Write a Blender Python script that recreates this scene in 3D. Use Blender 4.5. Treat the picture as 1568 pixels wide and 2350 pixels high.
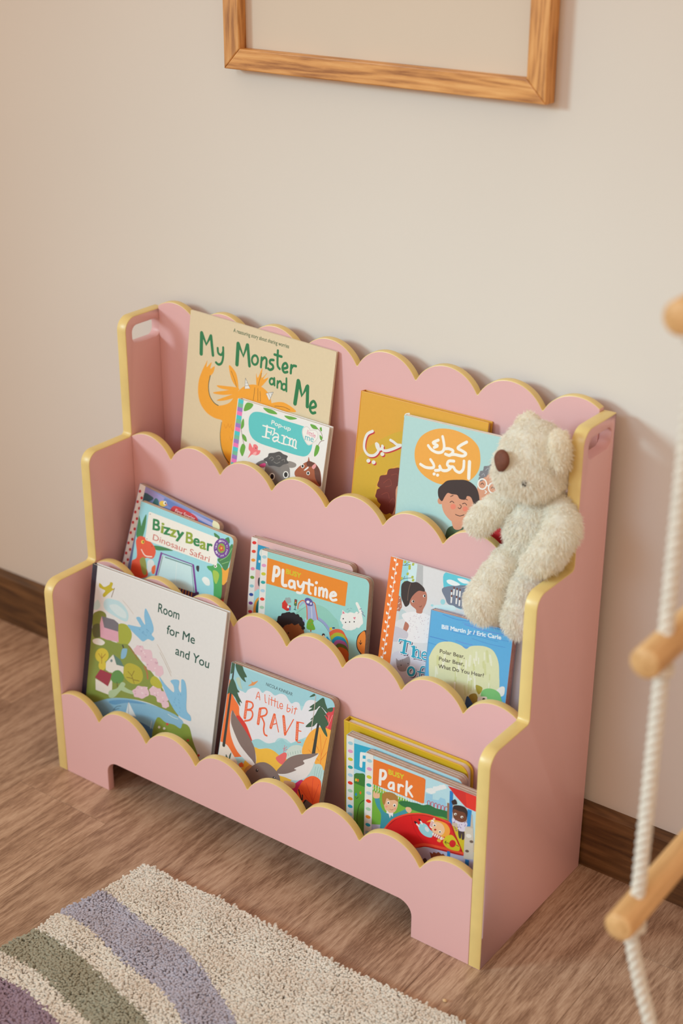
import bpy, bmesh, math, random
import numpy as np
from mathutils import Vector, Matrix, noise
from mathutils.geometry import tessellate_polygon, delaunay_2d_cdt

random.seed(7)
rng = np.random.default_rng(7)
for o in list(bpy.data.objects):
    bpy.data.objects.remove(o)
scene = bpy.context.scene
COL = scene.collection

# ---------------------------------------------------------------- camera
FPX = 3410.036                                   # focal length in pixels of the 1568 x 2350 frame
CAM = np.array([1.57219, -1.63803, 1.37963])
YAW, PITCH, ROLL = -0.63555, 0.42704, 0.0029


def cam_axes():
    fw = np.array([math.sin(YAW) * math.cos(PITCH), math.cos(YAW) * math.cos(PITCH), -math.sin(PITCH)])
    ri = np.array([math.cos(YAW), -math.sin(YAW), 0.0])
    up = np.cross(ri, fw)
    return (math.cos(ROLL) * ri + math.sin(ROLL) * up, -math.sin(ROLL) * ri + math.cos(ROLL) * up, fw)


RI, UP, FW = cam_axes()
cd = bpy.data.cameras.new('camera')
cam = bpy.data.objects.new('camera', cd)
COL.objects.link(cam)
cam.matrix_world = Matrix(((RI[0], UP[0], -FW[0], CAM[0]), (RI[1], UP[1], -FW[1], CAM[1]),
                           (RI[2], UP[2], -FW[2], CAM[2]), (0, 0, 0, 1)))
cd.sensor_fit = 'VERTICAL'
cd.sensor_height = 36
cd.sensor_width = 24
cd.lens = FPX / 2350 * 36
cd.clip_start = 0.05
cd.dof.use_dof = True
cd.dof.focus_distance = 2.1
cd.dof.aperture_fstop = 2.8
scene.camera = cam

# ---------------------------------------------------------------- light
w = bpy.data.worlds.new('room_daylight')
scene.world = w
w.use_nodes = True
w.node_tree.nodes['Background'].inputs[0].default_value = (0.88, 0.64, 0.46, 1)
w.node_tree.nodes['Background'].inputs[1].default_value = 1.0


def window_light(name, target, direction, dist, sx, sy, watts, col, spread):
    ld = bpy.data.lights.new(name, 'AREA')
    ld.shape = 'RECTANGLE'
    ld.size, ld.size_y, ld.energy, ld.color = sx, sy, watts, col
    ld.spread = math.radians(spread)
    o = bpy.data.objects.new(name, ld)
    COL.objects.link(o)
    d = Vector(direction).normalized()
    o.location = Vector(target) + d * dist
    o.rotation_euler = (-d).to_track_quat('-Z', 'Y').to_euler()
    return o


window_light('window_light_side', (0.90, 0, 0.50), (-0.92, -1.0, 0.43), 6.0, 1.1, 1.2, 5.7, (0.58, 0.90, 1.0), 26)
window_light('window_light_front', (0.90, 0, 0.50), (-0.25, -1.0, 0.55), 5.0, 2.1, 1.6, 2.6, (0.48, 0.76, 1.0), 30)

scene.view_settings.view_transform = 'Standard'
scene.view_settings.look = 'None'
scene.view_settings.gamma = 1
scene.view_settings.use_curve_mapping = False
scene.view_settings.exposure = 0.0


# ---------------------------------------------------------------- pixel rays
def ray(px, py):
    return FW + RI * (px - 784) / FPX - UP * (py - 1175) / FPX


def hit_plane(px, py, p0, n):
    d = ray(px, py)
    t = np.dot(np.array(p0) - CAM, n) / np.dot(d, n)
    return CAM + t * d


def at_y(px, py, y):
    return hit_plane(px, py, (0, y, 0), np.array((0.0, 1, 0)))


# ---------------------------------------------------------------- materials
def lin(c):
    return tuple((x / 255 / 12.92 if x / 255 <= 0.04045 else ((x / 255 + 0.055) / 1.055) ** 2.4) for x in c)


_mats = {}


def mat(name, rgb, rough=0.5, vary=0.05, vscale=30.0, bump=0.0, bscale=400.0, coat=0.0, spec=0.5, attr=None, stretch=None, sheen=0.0):
    """painted / printed / woven surface: base colour with a soft mottling and fine relief"""
    if name in _mats:
        return _mats[name]
    m = bpy.data.materials.new(name)
    _mats[name] = m
    m.use_nodes = True
    nt = m.node_tree
    b = nt.nodes['Principled BSDF']
    b.inputs['Roughness'].default_value = rough
    b.inputs['Specular IOR Level'].default_value = spec
    if coat:
        b.inputs['Coat Weight'].default_value = coat
        b.inputs['Coat Roughness'].default_value = 0.25
    if sheen:
        b.inputs['Sheen Weight'].default_value = sheen
    tc = nt.nodes.new('ShaderNodeTexCoord')
    n = nt.nodes.new('ShaderNodeTexNoise')
    n.inputs['Scale'].default_value = vscale
    n.inputs['Detail'].default_value = 3
    src = tc.outputs['Object']
    if stretch:
        mp = nt.nodes.new('ShaderNodeMapping')
        mp.inputs['Scale'].default_value = stretch
        nt.links.new(src, mp.inputs['Vector'])
        src = mp.outputs['Vector']
    nt.links.new(src, n.inputs['Vector'])
    mr = nt.nodes.new('ShaderNodeMapRange')
    mr.inputs['From Min'].default_value = 0.3
    mr.inputs['From Max'].default_value = 0.7
    mr.inputs['To Min'].default_value = 1 - vary
    mr.inputs['To Max'].default_value = 1 + vary
    nt.links.new(n.outputs['Fac'], mr.inputs['Value'])
    mx = nt.nodes.new('ShaderNodeMix')
    mx.data_type = 'RGBA'
    mx.blend_type = 'MULTIPLY'
    mx.inputs['Factor'].default_value = 1
    if attr:
        at = nt.nodes.new('ShaderNodeVertexColor')
        at.layer_name = attr
        nt.links.new(at.outputs['Color'], mx.inputs['A'])
    else:
        mx.inputs['A'].default_value = (*lin(rgb), 1)
    nt.links.new(mr.outputs['Result'], mx.inputs['B'])
    nt.links.new(mx.outputs['Result'], b.inputs['Base Color'])
    if bump:
        n2 = nt.nodes.new('ShaderNodeTexNoise')
        n2.inputs['Scale'].default_value = bscale
        n2.inputs['Detail'].default_value = 4
        nt.links.new(src, n2.inputs['Vector'])
        bp = nt.nodes.new('ShaderNodeBump')
        bp.inputs['Strength'].default_value = bump
        bp.inputs['Distance'].default_value = 0.001
        nt.links.new(n2.outputs['Fac'], bp.inputs['Height'])
        nt.links.new(bp.outputs['Normal'], b.inputs['Normal'])
    return m


def see_through(m, fac):
    """let part of the light through: fibres of wool and plush"""
    nt = m.node_tree
    p = nt.nodes['Principled BSDF']
    tr = nt.nodes.new('ShaderNodeBsdfTranslucent')
    mx = nt.nodes.new('ShaderNodeMixShader')
    mx.inputs[0].default_value = fac
    nt.links.new(p.inputs['Base Color'].links[0].from_socket, tr.inputs['Color'])
    nt.links.new(p.outputs[0], mx.inputs[1])
    nt.links.new(tr.outputs[0], mx.inputs[2])
    nt.links.new(mx.outputs[0], nt.nodes['Material Output'].inputs[0])
    return m


def wood(name, stops, axis='X', rough=0.45, fine=110.0, ring=9.0, bump=0.15, per_object=True):
    """oak-like wood, grain along one local axis"""
    if name in _mats:
        return _mats[name]
    m = bpy.data.materials.new(name)
    _mats[name] = m
    m.use_nodes = True
    nt = m.node_tree
    L = nt.links
    b = nt.nodes['Principled BSDF']
    tc = nt.nodes.new('ShaderNodeTexCoord')
    oi = nt.nodes.new('ShaderNodeObjectInfo')
    add = nt.nodes.new('ShaderNodeVectorMath')
    add.operation = 'ADD'
    mul = nt.nodes.new('ShaderNodeMath')
    mul.operation = 'MULTIPLY'
    mul.inputs[1].default_value = 17.3 if per_object else 0.0
    L.new(oi.outputs['Random'], mul.inputs[0])
    cmb = nt.nodes.new('ShaderNodeCombineXYZ')
    for i in range(3):
        L.new(mul.outputs[0], cmb.inputs[i])
    L.new(tc.outputs['Object'], add.inputs[0])
    L.new(cmb.outputs[0], add.inputs[1])

    def mapped(along, across):
        mp = nt.nodes.new('ShaderNodeMapping')
        mp.inputs['Scale'].default_value = tuple(along if a == axis else across for a in 'XYZ')
        L.new(add.outputs[0], mp.inputs['Vector'])
        return mp.outputs['Vector']
    # growth rings: contour lines of a stretched, low noise field
    n1 = nt.nodes.new('ShaderNodeTexNoise')
    n1.inputs['Scale'].default_value = 1.0
    n1.inputs['Detail'].default_value = 2.5
    n1.inputs['Roughness'].default_value = 0.45
    L.new(mapped(1.6, ring), n1.inputs['Vector'])
    mu = nt.nodes.new('ShaderNodeMath')
    mu.operation = 'MULTIPLY'
    mu.inputs[1].default_value = 85.0
    L.new(n1.outputs['Fac'], mu.inputs[0])
    sn = nt.nodes.new('ShaderNodeMath')
    sn.operation = 'SINE'
    L.new(mu.outputs[0], sn.inputs[0])
    n2 = nt.nodes.new('ShaderNodeTexNoise')
    n2.inputs['Scale'].default_value = 1.0
    n2.inputs['Detail'].default_value = 5
    n2.inputs['Roughness'].default_value = 0.65
    L.new(mapped(fine * 0.075, fine), n2.inputs['Vector'])
    n3 = nt.nodes.new('ShaderNodeTexNoise')
    n3.inputs['Scale'].default_value = 1.0
    n3.inputs['Detail'].default_value = 3
    L.new(mapped(3.0, 34), n3.inputs['Vector'])

    def madd(a, k, c):
        q = nt.nodes.new('ShaderNodeMath')
        q.operation = 'MULTIPLY_ADD'
        L.new(a, q.inputs[0])
        q.inputs[1].default_value = k
        if isinstance(c, float):
            q.inputs[2].default_value = c
        else:
            L.new(c, q.inputs[2])
        return q.outputs[0]
    v = madd(sn.outputs[0], 0.085, -0.22)
    v = madd(n2.outputs['Fac'], 1.0, v)
    v = madd(n3.outputs['Fac'], 0.42, v)
    cr = nt.nodes.new('ShaderNodeValToRGB')
    cr.color_ramp.elements[0].position = 0.30
    cr.color_ramp.elements[1].position = 0.72
    cr.color_ramp.elements[0].color = (*lin(stops[0]), 1)
    cr.color_ramp.elements[1].color = (*lin(stops[2]), 1)
    e = cr.color_ramp.elements.new(0.5)
    e.color = (*lin(stops[1]), 1)
    L.new(v, cr.inputs[0])
    hs = nt.nodes.new('ShaderNodeHueSaturation')
    mr = nt.nodes.new('ShaderNodeMapRange')
    mr.inputs['To Min'].default_value = 0.93
    mr.inputs['To Max'].default_value = 1.07
    L.new(oi.outputs['Random'], mr.inputs['Value'])
    L.new(mr.outputs[0], hs.inputs['Value'])
    L.new(cr.outputs[0], hs.inputs['Color'])
    L.new(hs.outputs[0], b.inputs['Base Color'])
    b.inputs['Roughness'].default_value = rough
    bp = nt.nodes.new('ShaderNodeBump')
    bp.inputs['Strength'].default_value = bump
    bp.inputs['Distance'].default_value = 0.0006
    L.new(n2.outputs['Fac'], bp.inputs['Height'])
    L.new(bp.outputs['Normal'], b.inputs['Normal'])
    return m


M_WALL = mat('wall_paint', (216, 207, 197), 0.85, 0.012, 3, 0.08, 260)
M_PINK = mat('pink_lacquer', (224, 176, 175), 0.42, 0.012, 8, 0.02, 300)
M_YEL = mat('yellow_edge_lacquer', (223, 195, 126), 0.38, 0.05, 25, 0.04, 200)
M_FLOOR = wood('oak_laminate', ((136, 104, 82), (176, 143, 118), (200, 170, 145)), 'Y', 0.42, fine=640.0, ring=12.0)
M_BASE = wood('dark_oak_baseboard', ((72, 46, 24), (98, 66, 36), (120, 84, 50)), 'X', 0.4, ring=14)
M_FRAME = wood('golden_oak', ((150, 92, 40), (204, 142, 76), (222, 166, 100)), 'X', 0.42, ring=22)
M_DOWEL = wood('pale_dowel_wood', ((196, 150, 96), (216, 170, 114), (226, 184, 130)), 'Y', 0.5, ring=30)
M_ROPE = mat('white_cotton_rope', (226, 220, 208), 0.9, 0.08, 200, 0.4, 900)


# ---------------------------------------------------------------- object helpers
def link(o, parent=None):
    COL.objects.link(o)
    if parent is not None:
        o.parent = parent
    return o


def tag(o, label, cat, group=None):
    o['label'] = label
    o['category'] = cat
    if group:
        o['group'] = group
    return o


def empty(name, label, cat, loc=(0, 0, 0), group=None):
    o = bpy.data.objects.new(name, None)
    o.empty_display_size = 0.05
    o.location = loc
    link(o)
    return tag(o, label, cat, group)


def mesh_obj(name, verts, faces, mats, parent=None, fmats=None, smooth=None, loc=None):
    me = bpy.data.meshes.new(name)
    me.from_pydata([tuple(float(c) for c in v) for v in verts], [], [tuple(f) for f in faces])
    if not isinstance(mats, (list, tuple)):
        mats = [mats]
    for m in mats:
        me.materials.append(m)
    if fmats is not None:
        me.polygons.foreach_set('material_index', np.array(fmats, dtype=np.int32))
    if smooth is not None:
        me.polygons.foreach_set('use_smooth', np.ones(len(me.polygons), dtype=bool))
        me.set_sharp_from_angle(angle=math.radians(smooth))
    me.update()
    o = bpy.data.objects.new(name, me)
    if loc is not None:
        o.location = loc
    return link(o, parent)


def structure(o):
    o['kind'] = 'structure'
    return o


def inset(pts, d):
    """move a counter-clockwise closed outline inwards by d"""
    p = np.array(pts, float)
    e = np.roll(p, -1, 0) - p
    e /= np.maximum(np.linalg.norm(e, axis=1), 1e-9)[:, None]
    nrm = np.stack([-e[:, 1], e[:, 0]], 1)
    a = nrm + np.roll(nrm, 1, 0)
    k = np.maximum((a * a).sum(1) / 2, 0.35)
    return p + a / k[:, None] * d


def ccw(pts):
    p = np.array(pts, float)
    x, y = p[:, 0], p[:, 1]
    return p if (x * np.roll(y, -1) - np.roll(x, -1) * y).sum() > 0 else p[::-1]


def round_poly(pts, radii, n=8):
    """round the corners of a polygon"""
    out = []
    N = len(pts)
    for i, (q, r) in enumerate(zip(pts, radii)):
        q = np.array(q, float)
        if r <= 0:
            out.append(q)
            continue
        a = np.array(pts[i - 1], float) - q
        b = np.array(pts[(i + 1) % N], float) - q
        la, lb = np.linalg.norm(a), np.linalg.norm(b)
        a /= la
        b /= lb
        ang = math.acos(max(-1, min(1, a @ b)))
        t = r / math.tan(ang / 2)
        c = q + (a + b) / np.linalg.norm(a + b) * r / math.sin(ang / 2)
        p0, p1 = q + a * t, q + b * t
        a0 = math.atan2(*(p0 - c)[::-1])
        a1 = math.atan2(*(p1 - c)[::-1])
        d = (a1 - a0 + math.pi) % (2 * math.pi) - math.pi
        for k in range(n + 1):
            s = a0 + d * k / n
            out.append(c + r * np.array((math.cos(s), math.sin(s))))
    return out


def slab_mesh(outline, T, bev, place, holes=(), rim_mat=None, hole_mat=0):
    """plate with softened edges. outline in 2-D, place(a, b, depth) -> xyz.
    rim_mat(mid) gives the material slot of a rim face."""
    verts, faces, fm = [], [], []
    caps = {0: [], 1: []}
    prof = [(bev, 0), (bev * 0.3, bev * 0.3), (0, bev), (0, T - bev), (bev * 0.3, T - bev * 0.3), (bev, T)]

    def loop(pts, sign, rm):
        P = ccw(pts)
        n = len(P)
        base = len(verts)
        for ins, dep in prof:
            for q in inset(P, ins * sign):
                verts.append(place(q[0], q[1], dep))
        for k in range(len(prof) - 1):
            for i in range(n):
                j = (i + 1) % n
                f = (base + k * n + i, base + k * n + j, base + (k + 1) * n + j, base + (k + 1) * n + i)
                faces.append(f if sign > 0 else f[::-1])
                fm.append(rm((P[i] + P[j]) / 2))
        caps[0].append(list(range(base, base + n)))
        caps[1].append(list(range(base + (len(prof) - 1) * n, base + len(prof) * n)))
    loop(outline, 1, rim_mat or (lambda q: 0))
    for h in holes:
        loop(h, -1, lambda q: hole_mat)
    flat = {}
    for s in (0, 1):
        ids = sum(caps[s], [])
        P2 = [[Vector((*proj2(verts[i], place), 0)) for i in lp] for lp in caps[s]]
        P2 = [P2[0]] + [p[::-1] for p in P2[1:]]
        ids = caps[s][0] + sum([c[::-1] for c in caps[s][1:]], [])
        for t in tessellate_polygon(P2):
            a, b, c = (Vector(verts[ids[k]]) for k in t)
            faces.append(tuple(ids[k] for k in t))
            fm.append(0)
    return verts, faces, fm


def proj2(v, place):
    return place.inv(v)


class Place:
    """maps outline coordinates (a, b) and depth d to xyz with axes given"""

    def __init__(self, org, A, B, D):
        self.o, self.A, self.B, self.D = (np.array(x, float) for x in (org, A, B, D))

    def __call__(self, a, b, d):
        return self.o + self.A * a + self.B * b + self.D * d

    def inv(self, v):
        q = np.array(v) - self.o
        return (float(q @ self.A), float(q @ self.B))


def slab(name, outline, T, bev, place, mats, parent=None, holes=(), rim_mat=None, hole_mat=0, smooth=35):
    v, f, fm = slab_mesh(outline, T, bev, place, holes, rim_mat, hole_mat)
    o = mesh_obj(name, v, f, mats, parent, fm, smooth)
    bm = bmesh.new()
    bm.from_mesh(o.data)
    bmesh.ops.recalc_face_normals(bm, faces=bm.faces)
    bm.to_mesh(o.data)
    bm.free()
    return o


def box(name, x0, x1, y0, y1, z0, z1, m, parent=None, bev=0.0008):
    return slab(name, [(x0, z0), (x1, z0), (x1, z1), (x0, z1)], y1 - y0, bev,
                Place((0, y0, 0), (1, 0, 0), (0, 0, 1), (0, 1, 0)), m, parent)


# ---------------------------------------------------------------- the room
WALL_Y = 0.020
structure(box('wall_back', -2.2, 3.0, WALL_Y, WALL_Y + 0.1, -0.02, 2.6, M_WALL, bev=0.001))
bb = Place((-2.2, 0, 0), (0, 1, 0), (0, 0, 1), (1, 0, 0))
structure(slab('baseboard_back', [(0.004, 0.0005), (WALL_Y, 0.0005), (WALL_Y, 0.104), (0.0125, 0.104), (0.004, 0.0975)], 5.2, 0.0006, bb, M_BASE))
floor = structure(box('floor', -2.2, 3.0, -3.6, WALL_Y + 0.1, -0.05, -0.012, mat('floor_underlay', (60, 42, 30), 0.8), bev=0.001))
PW, PLEN = 0.19, 1.20
plank_meshes = {}
for k in range(-11, 16):
    x0 = -0.02 + PW * k
    y_end = -0.343 + (0 if k == 0 else ((k * 0.437) % 1.0) * PLEN)
    ys = [y_end + PLEN * j for j in range(-4, 5)]
    for ya in ys:
        a, b = max(ya, -3.5), min(ya + PLEN, WALL_Y - 0.001)
        if b - a < 0.02:
            continue
        key = round(b - a, 4)
        if key not in plank_meshes:
            o = slab('plank', [(0.0002, 0.0002), (PW - 0.0002, 0.0002), (PW - 0.0002, key - 0.0002), (0.0002, key - 0.0002)], 0.012, 0.0004,
                     Place((0, 0, 0), (1, 0, 0), (0, 1, 0), (0, 0, -1)), M_FLOOR, floor)
            plank_meshes[key] = o.data
        else:
            o = link(bpy.data.objects.new('plank', plank_meshes[key]), floor)
        o.location = (x0, a, 0)

# ---------------------------------------------------------------- scalloped bookshelf
SW, SD, SH = 0.80, 0.2775, 0.712
Z1, Z2 = 0.339, 0.5218
Y2, Y3 = 0.1815, 0.087
TS, TP = 0.018, 0.012
shelf = empty('bookshelf', 'pink three-tier scalloped bookshelf with yellow edges holding the picture books', 'bookshelf', (SW / 2, -SD / 2, 0))
SHO = np.array((SW / 2, -SD / 2, 0))


def shelf_place(org, A, B, D):
    return Place(np.array(org, float) - SHO, A, B, D)


side_pts = [(-SD, 0.0), (-0.0005, 0.0), (-0.0005, SH), (-Y3, SH), (-Y3, Z2), (-Y2, Z2), (-Y2, Z1), (-SD, Z1)]
side_rad = [0.001, 0, 0.001, 0.022, 0.006, 0.02, 0.006, 0.022]
side_out = round_poly(side_pts, side_rad)
slot = round_poly([(-0.072, 0.668), (-0.0105, 0.668), (-0.0105, 0.697), (-0.072, 0.697)], [0.011] * 4)


def side_rim(q):
    return 1 if (q[0] < -0.002 and q[1] > 0.001) else 0


for x in (0.0, SW - TS):
    o = slab('side_panel', side_out, TS, 0.0012, shelf_place((x, 0, 0), (0, 1, 0), (0, 0, 1), (1, 0, 0)), [M_PINK, M_YEL], shelf, [slot], side_rim, 0)


def scallop_top(zv, zc, x0, x1):
    s = zc - zv
    R = (0.0025 + s * s) / (2 * s)
    xs = []
    for i in range(-1, 9):
        for t in np.linspace(0, 1, 25)[:-1]:
            xs.append(0.1 * i + 0.1 * (0.5 - 0.5 * math.cos(math.pi * t)))
    xs = sorted(set([x0, x1] + [x for x in xs if x0 < x < x1]))
    out = []
    for x in xs:
        hs = []
        for c in np.arange(-0.05, 0.9, 0.1):
            if abs(x - c) < R * 0.985:
                hs.append(zc - R + math.sqrt(R * R - (x - c) ** 2))
        hs.sort()
        z = hs[-1]
        if len(hs) > 1:
            k = 0.0055
            h = max(k - abs(hs[-1] - hs[-2]), 0) / k
            z += h * h * k * 0.25
        out.append((x, z))
    return out


def scallop_panel(name, y, zv, zc, bottom, arch=None):
    top = scallop_top(zv, zc, TS + 0.0003, SW - TS - 0.0003)
    pts = list(top)[::-1]
    x0, x1 = top[0][0], top[-1][0]
    if arch:
        a0, a1, ah, r = arch
        low = [(x0, bottom), (a0, bottom)] + round_poly([(a0, bottom), (a0, ah), (a1, ah), (a1, bottom)], [0, r, r, 0])[1:-1] + [(a1, bottom), (x1, bottom)]
    else:
        low = [(x0, bottom), (x1, bottom)]
    out = pts + low

    def rim(q):
        return 1 if q[1] > zv - 0.004 and x0 + 1e-4 < q[0] < x1 - 1e-4 else 0
    return slab(name, out, TP, 0.0009, shelf_place((0, y, 0), (1, 0, 0), (0, 0, 1), (0, 1, 0)), [M_PINK, M_YEL], shelf, (), rim)


FLOORZ = {1: 0.0620, 2: 0.2490, 3: 0.4395}
scallop_panel('front_panel', -SD + 0.0006, 0.1215, 0.1530, 0.0, (0.1115, 0.6885, 0.0565, 0.022))
scallop_panel('tier_panel', -Y2, 0.3155, 0.3480, FLOORZ[1] - 0.012)
scallop_panel('tier_panel', -Y3, 0.5010, 0.5320, FLOORZ[2] - 0.012)
scallop_panel('back_panel', -TP - 0.0008, 0.6945, 0.7260, 0.0)


def tray(y0, y1, z):
    x0, x1 = TS + 0.0003, SW - TS - 0.0003
    slab('tray_board', [(x0, y0), (x1, y0), (x1, y1), (x0, y1)], 0.0118, 0.0005, shelf_place((0, 0, z - 0.0118), (1, 0, 0), (0, 1, 0), (0, 0, 1)), M_PINK, shelf)


tray(-SD + TP + 0.001, -Y2 - 0.0003, FLOORZ[1])
tray(-Y2 + TP + 0.0003, -Y3 - 0.0003, FLOORZ[2])
tray(-Y3 + TP + 0.0003, -TP - 0.0012, FLOORZ[3])

# ---------------------------------------------------------------- picture frame on the wall
FX0, FX1, FZ0, FZ1, FB, FD = 0.1600, 0.6730, 1.0825, 1.7900, 0.0285, 0.0235
frame = empty('framed_picture', 'oak picture frame with a blank cream panel hanging on the wall', 'picture frame', ((FX0 + FX1) / 2, WALL_Y, FZ0))


def frame_bar(a, b, outward):
    """mitred bar from corner a to corner b; outward is the outer side"""
    a, b, n = (np.array(q, float) for q in (a, b, outward))
    d = (b - a) / np.linalg.norm(b - a)
    L = np.linalg.norm(b - a)
    o = slab('frame_bar', [(0, 0), (L, 0), (L - FB, -FB), (FB, -FB)], FD, 0.0018,
             Place((0, 0, 0), (1, 0, 0), (0, 0, 1), (0, 1, 0)), M_FRAME, frame)
    # local x along the bar, local z outward
    ang = math.atan2(d[1], d[0])
    o.matrix_parent_inverse.identity()
    R = Matrix.Rotation(-ang, 4, 'Y')
    if (R @ Vector((0, 0, 1))).dot(Vector((n[0], 0, n[1]))) < 0:
        R = R @ Matrix.Rotation(math.pi, 4, 'X')
        o.location = (a[0] - (FX0 + FX1) / 2, 0, a[1] - FZ0)
        o.data.transform(Matrix.Translation((0, 0, 0)))
    o.rotation_euler = R.to_euler()
    o.location = (a[0] - (FX0 + FX1) / 2, -FD - 0.0005, a[1] - FZ0)
    return o


frame_bar((FX1, FZ0), (FX0, FZ0), (0, -1))
frame_bar((FX0, FZ1), (FX1, FZ1), (0, 1))
frame_bar((FX0, FZ0), (FX0, FZ1), (-1, 0))
frame_bar((FX1, FZ1), (FX1, FZ0), (1, 0))
slab('blank_panel', [(FX0 + FB - 0.004, FZ0 + FB - 0.004), (FX1 - FB + 0.004, FZ0 + FB - 0.004), (FX1 - FB + 0.004, FZ1 - FB + 0.004), (FX0 + FB - 0.004, FZ1 - FB + 0.004)],
     0.003, 0.0004, Place((-(FX0 + FX1) / 2, -0.0085, -FZ0), (1, 0, 0), (0, 0, 1), (0, 1, 0)), mat('cream_card', (212, 196, 178), 0.8, 0.01, 6), frame)

# ---------------------------------------------------------------- rug
RUG_T = 0.016
rug = empty('rug', 'cream tufted rug with lavender, sage and mauve curved stripes on the floor', 'rug', (0.55, -0.75, 0))
RUGO = np.array((0.55, -0.75, 0))


def rug_x0(y):
    return 0.298 + (y + 0.39) * 0.14


def rug_y1(x):
    return -0.3865 + 0.0022 * math.sin(x * 17) - 0.0012 * math.sin(x * 41)


RX1, RY0 = 1.32, -1.12
out2 = []
for x in np.linspace(0.30, RX1, 50):
    out2.append((x, rug_y1(x) - 0.004))
out2 = [(rug_x0(RY0) + 0.004, RY0), (RX1, RY0)] + out2[::-1]
slab('rug_backing', out2, 0.006, 0.001, Place(-RUGO + np.array((0, 0, 0.0003)), (1, 0, 0), (0, 1, 0), (0, 0, 1)), mat('rug_backing_weave', (205, 190, 168), 0.95, 0.1, 300), rug)
STRIPES = [(-0.4737, -0.5430, (206, 204, 222)), (-0.5835, -0.6430, (184, 182, 162)), (-0.6755, -0.735, (176, 154, 174)), (-0.775, -0.83, (196, 160, 140))]


def rug_colours(x, y):
    yy = y + 0.80 * np.maximum(x - 0.30, -0.02) ** 2 + 0.0035 * np.sin(x * 31 + y * 9)
    c = np.tile(np.array(lin((255, 249, 238))), (len(x), 1))
    for a, b, col in STRIPES:
        s = (yy < a) & (yy > b)
        c[s] = lin(col)
    return c


def tufts(x, y, wid, h):
    n = len(x)
    col = rug_colours(x, y) * rng.uniform(0.90, 1.0, (n, 1))
    lean = rng.normal(0, 0.30, (n, 2)) + np.stack([0.25 * np.sin(x * 60 + y * 35), 0.25 * np.cos(y * 70 - x * 20)], 1)
    ang = rng.uniform(0, 2 * math.pi, n)
    hh = h * rng.uniform(0.86, 1.06, n)
    rings = []
    for t, r in ((0.0, 0.8), (0.55, 1.0), (0.9, 0.75)):
        for k in range(4):
            a = ang + k * math.pi / 2 + t * 1.2
            rings.append(np.stack([x + lean[:, 0] * hh * t + wid * r * np.cos(a), y + lean[:, 1] * hh * t + wid * r * np.sin(a), 0.0062 + hh * t], 1))
    rings.append(np.stack([x + lean[:, 0] * hh, y + lean[:, 1] * hh, 0.0062 + hh], 1))
    V = np.stack(rings, 1)                                   # n, 13, 3
    F = []
    for k in range(2):
        for i in range(4):
            j = (i + 1) % 4
            F.append((k * 4 + i, k * 4 + j, k * 4 + 4 + j))
            F.append((k * 4 + i, k * 4 + 4 + j, k * 4 + 4 + i))
    for i in range(4):
        F.append((8 + i, 8 + (i + 1) % 4, 12))
    F = np.array(F)
    ctr = V[:, :, :2].mean(1, keepdims=True)
    NR = np.concatenate([(V[:, :, :2] - ctr) / wid * 0.28, np.ones((n, 13, 1))], 2)
    NR /= np.linalg.norm(NR, axis=2, keepdims=True)
    V = V.reshape(-1, 3)
    FF = (F[None] + (np.arange(n) * 13)[:, None, None]).reshape(-1, 3)
    return V, FF, np.repeat(col, 13, 0), NR.reshape(-1, 3)


def tri_mesh(name, V, F, m, parent, col=None, smooth=True, nrm=None):
    me = bpy.data.meshes.new(name)
    me.vertices.add(len(V))
    me.vertices.foreach_set('co', np.ascontiguousarray(V, dtype=np.float32).ravel())
    me.loops.add(len(F) * 3)
    me.loops.foreach_set('vertex_index', np.ascontiguousarray(F, dtype=np.int32).ravel())
    me.polygons.add(len(F))
    me.polygons.foreach_set('loop_start', np.arange(0, len(F) * 3, 3, dtype=np.int32))
    me.polygons.foreach_set('use_smooth', np.full(len(F), smooth))
    me.update(calc_edges=True)
    if col is not None:
        ca = me.color_attributes.new('tint', 'FLOAT_COLOR', 'POINT')
        ca.data.foreach_set('color', np.concatenate([col, np.ones((len(col), 1))], 1).astype(np.float32).ravel())
    me.materials.append(m)
    if nrm is not None:                              # fibres share the shading direction of the pile they form
        me.normals_split_custom_set_from_vertices(np.asarray(nrm, dtype=np.float32))
    return link(bpy.data.objects.new(name, me), parent)


def rug_points(cell, near):
    gx, gy = np.meshgrid(np.arange(0.2, RX1, cell), np.arange(RY0, -0.37, cell))
    x = (gx + rng.uniform(-0.5, 0.5, gx.shape) * cell).ravel()
    y = (gy + rng.uniform(-0.5, 0.5, gy.shape) * cell).ravel()
    ok = (x > rug_x0(y)) & (y < np.array([rug_y1(v) for v in x])) & (x < RX1)
    line = -0.726 + (x - 0.36) * (0.52 / 0.70)
    vis = y > line - 0.10
    ok &= vis if near else ~vis
    return x[ok], y[ok]


x1_, y1_ = rug_points(0.00255, True)
x2_, y2_ = rug_points(0.0052, False)
A = tufts(x1_, y1_, 0.0025, 0.0082)
B = tufts(x2_, y2_, 0.0031, 0.0105)
o = tri_mesh('rug_pile', np.concatenate([A[0], B[0]]) - RUGO, np.concatenate([A[1], B[1] + len(A[0])]),
             see_through(mat('tufted_wool', (0, 0, 0), 0.95, 0.06, 90, attr='tint', spec=0.1, sheen=0.15), 0.2), rug, np.concatenate([A[2], B[2]]), nrm=np.concatenate([A[3], B[3]]))
o['kind'] = 'stuff'

# ---------------------------------------------------------------- rope ladder
LX, LY = 1.117, -0.535
ladder = empty('rope_ladder', 'white rope ladder with round wooden rungs hanging in the right foreground', 'rope ladder', (LX, LY, 0.2))


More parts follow.
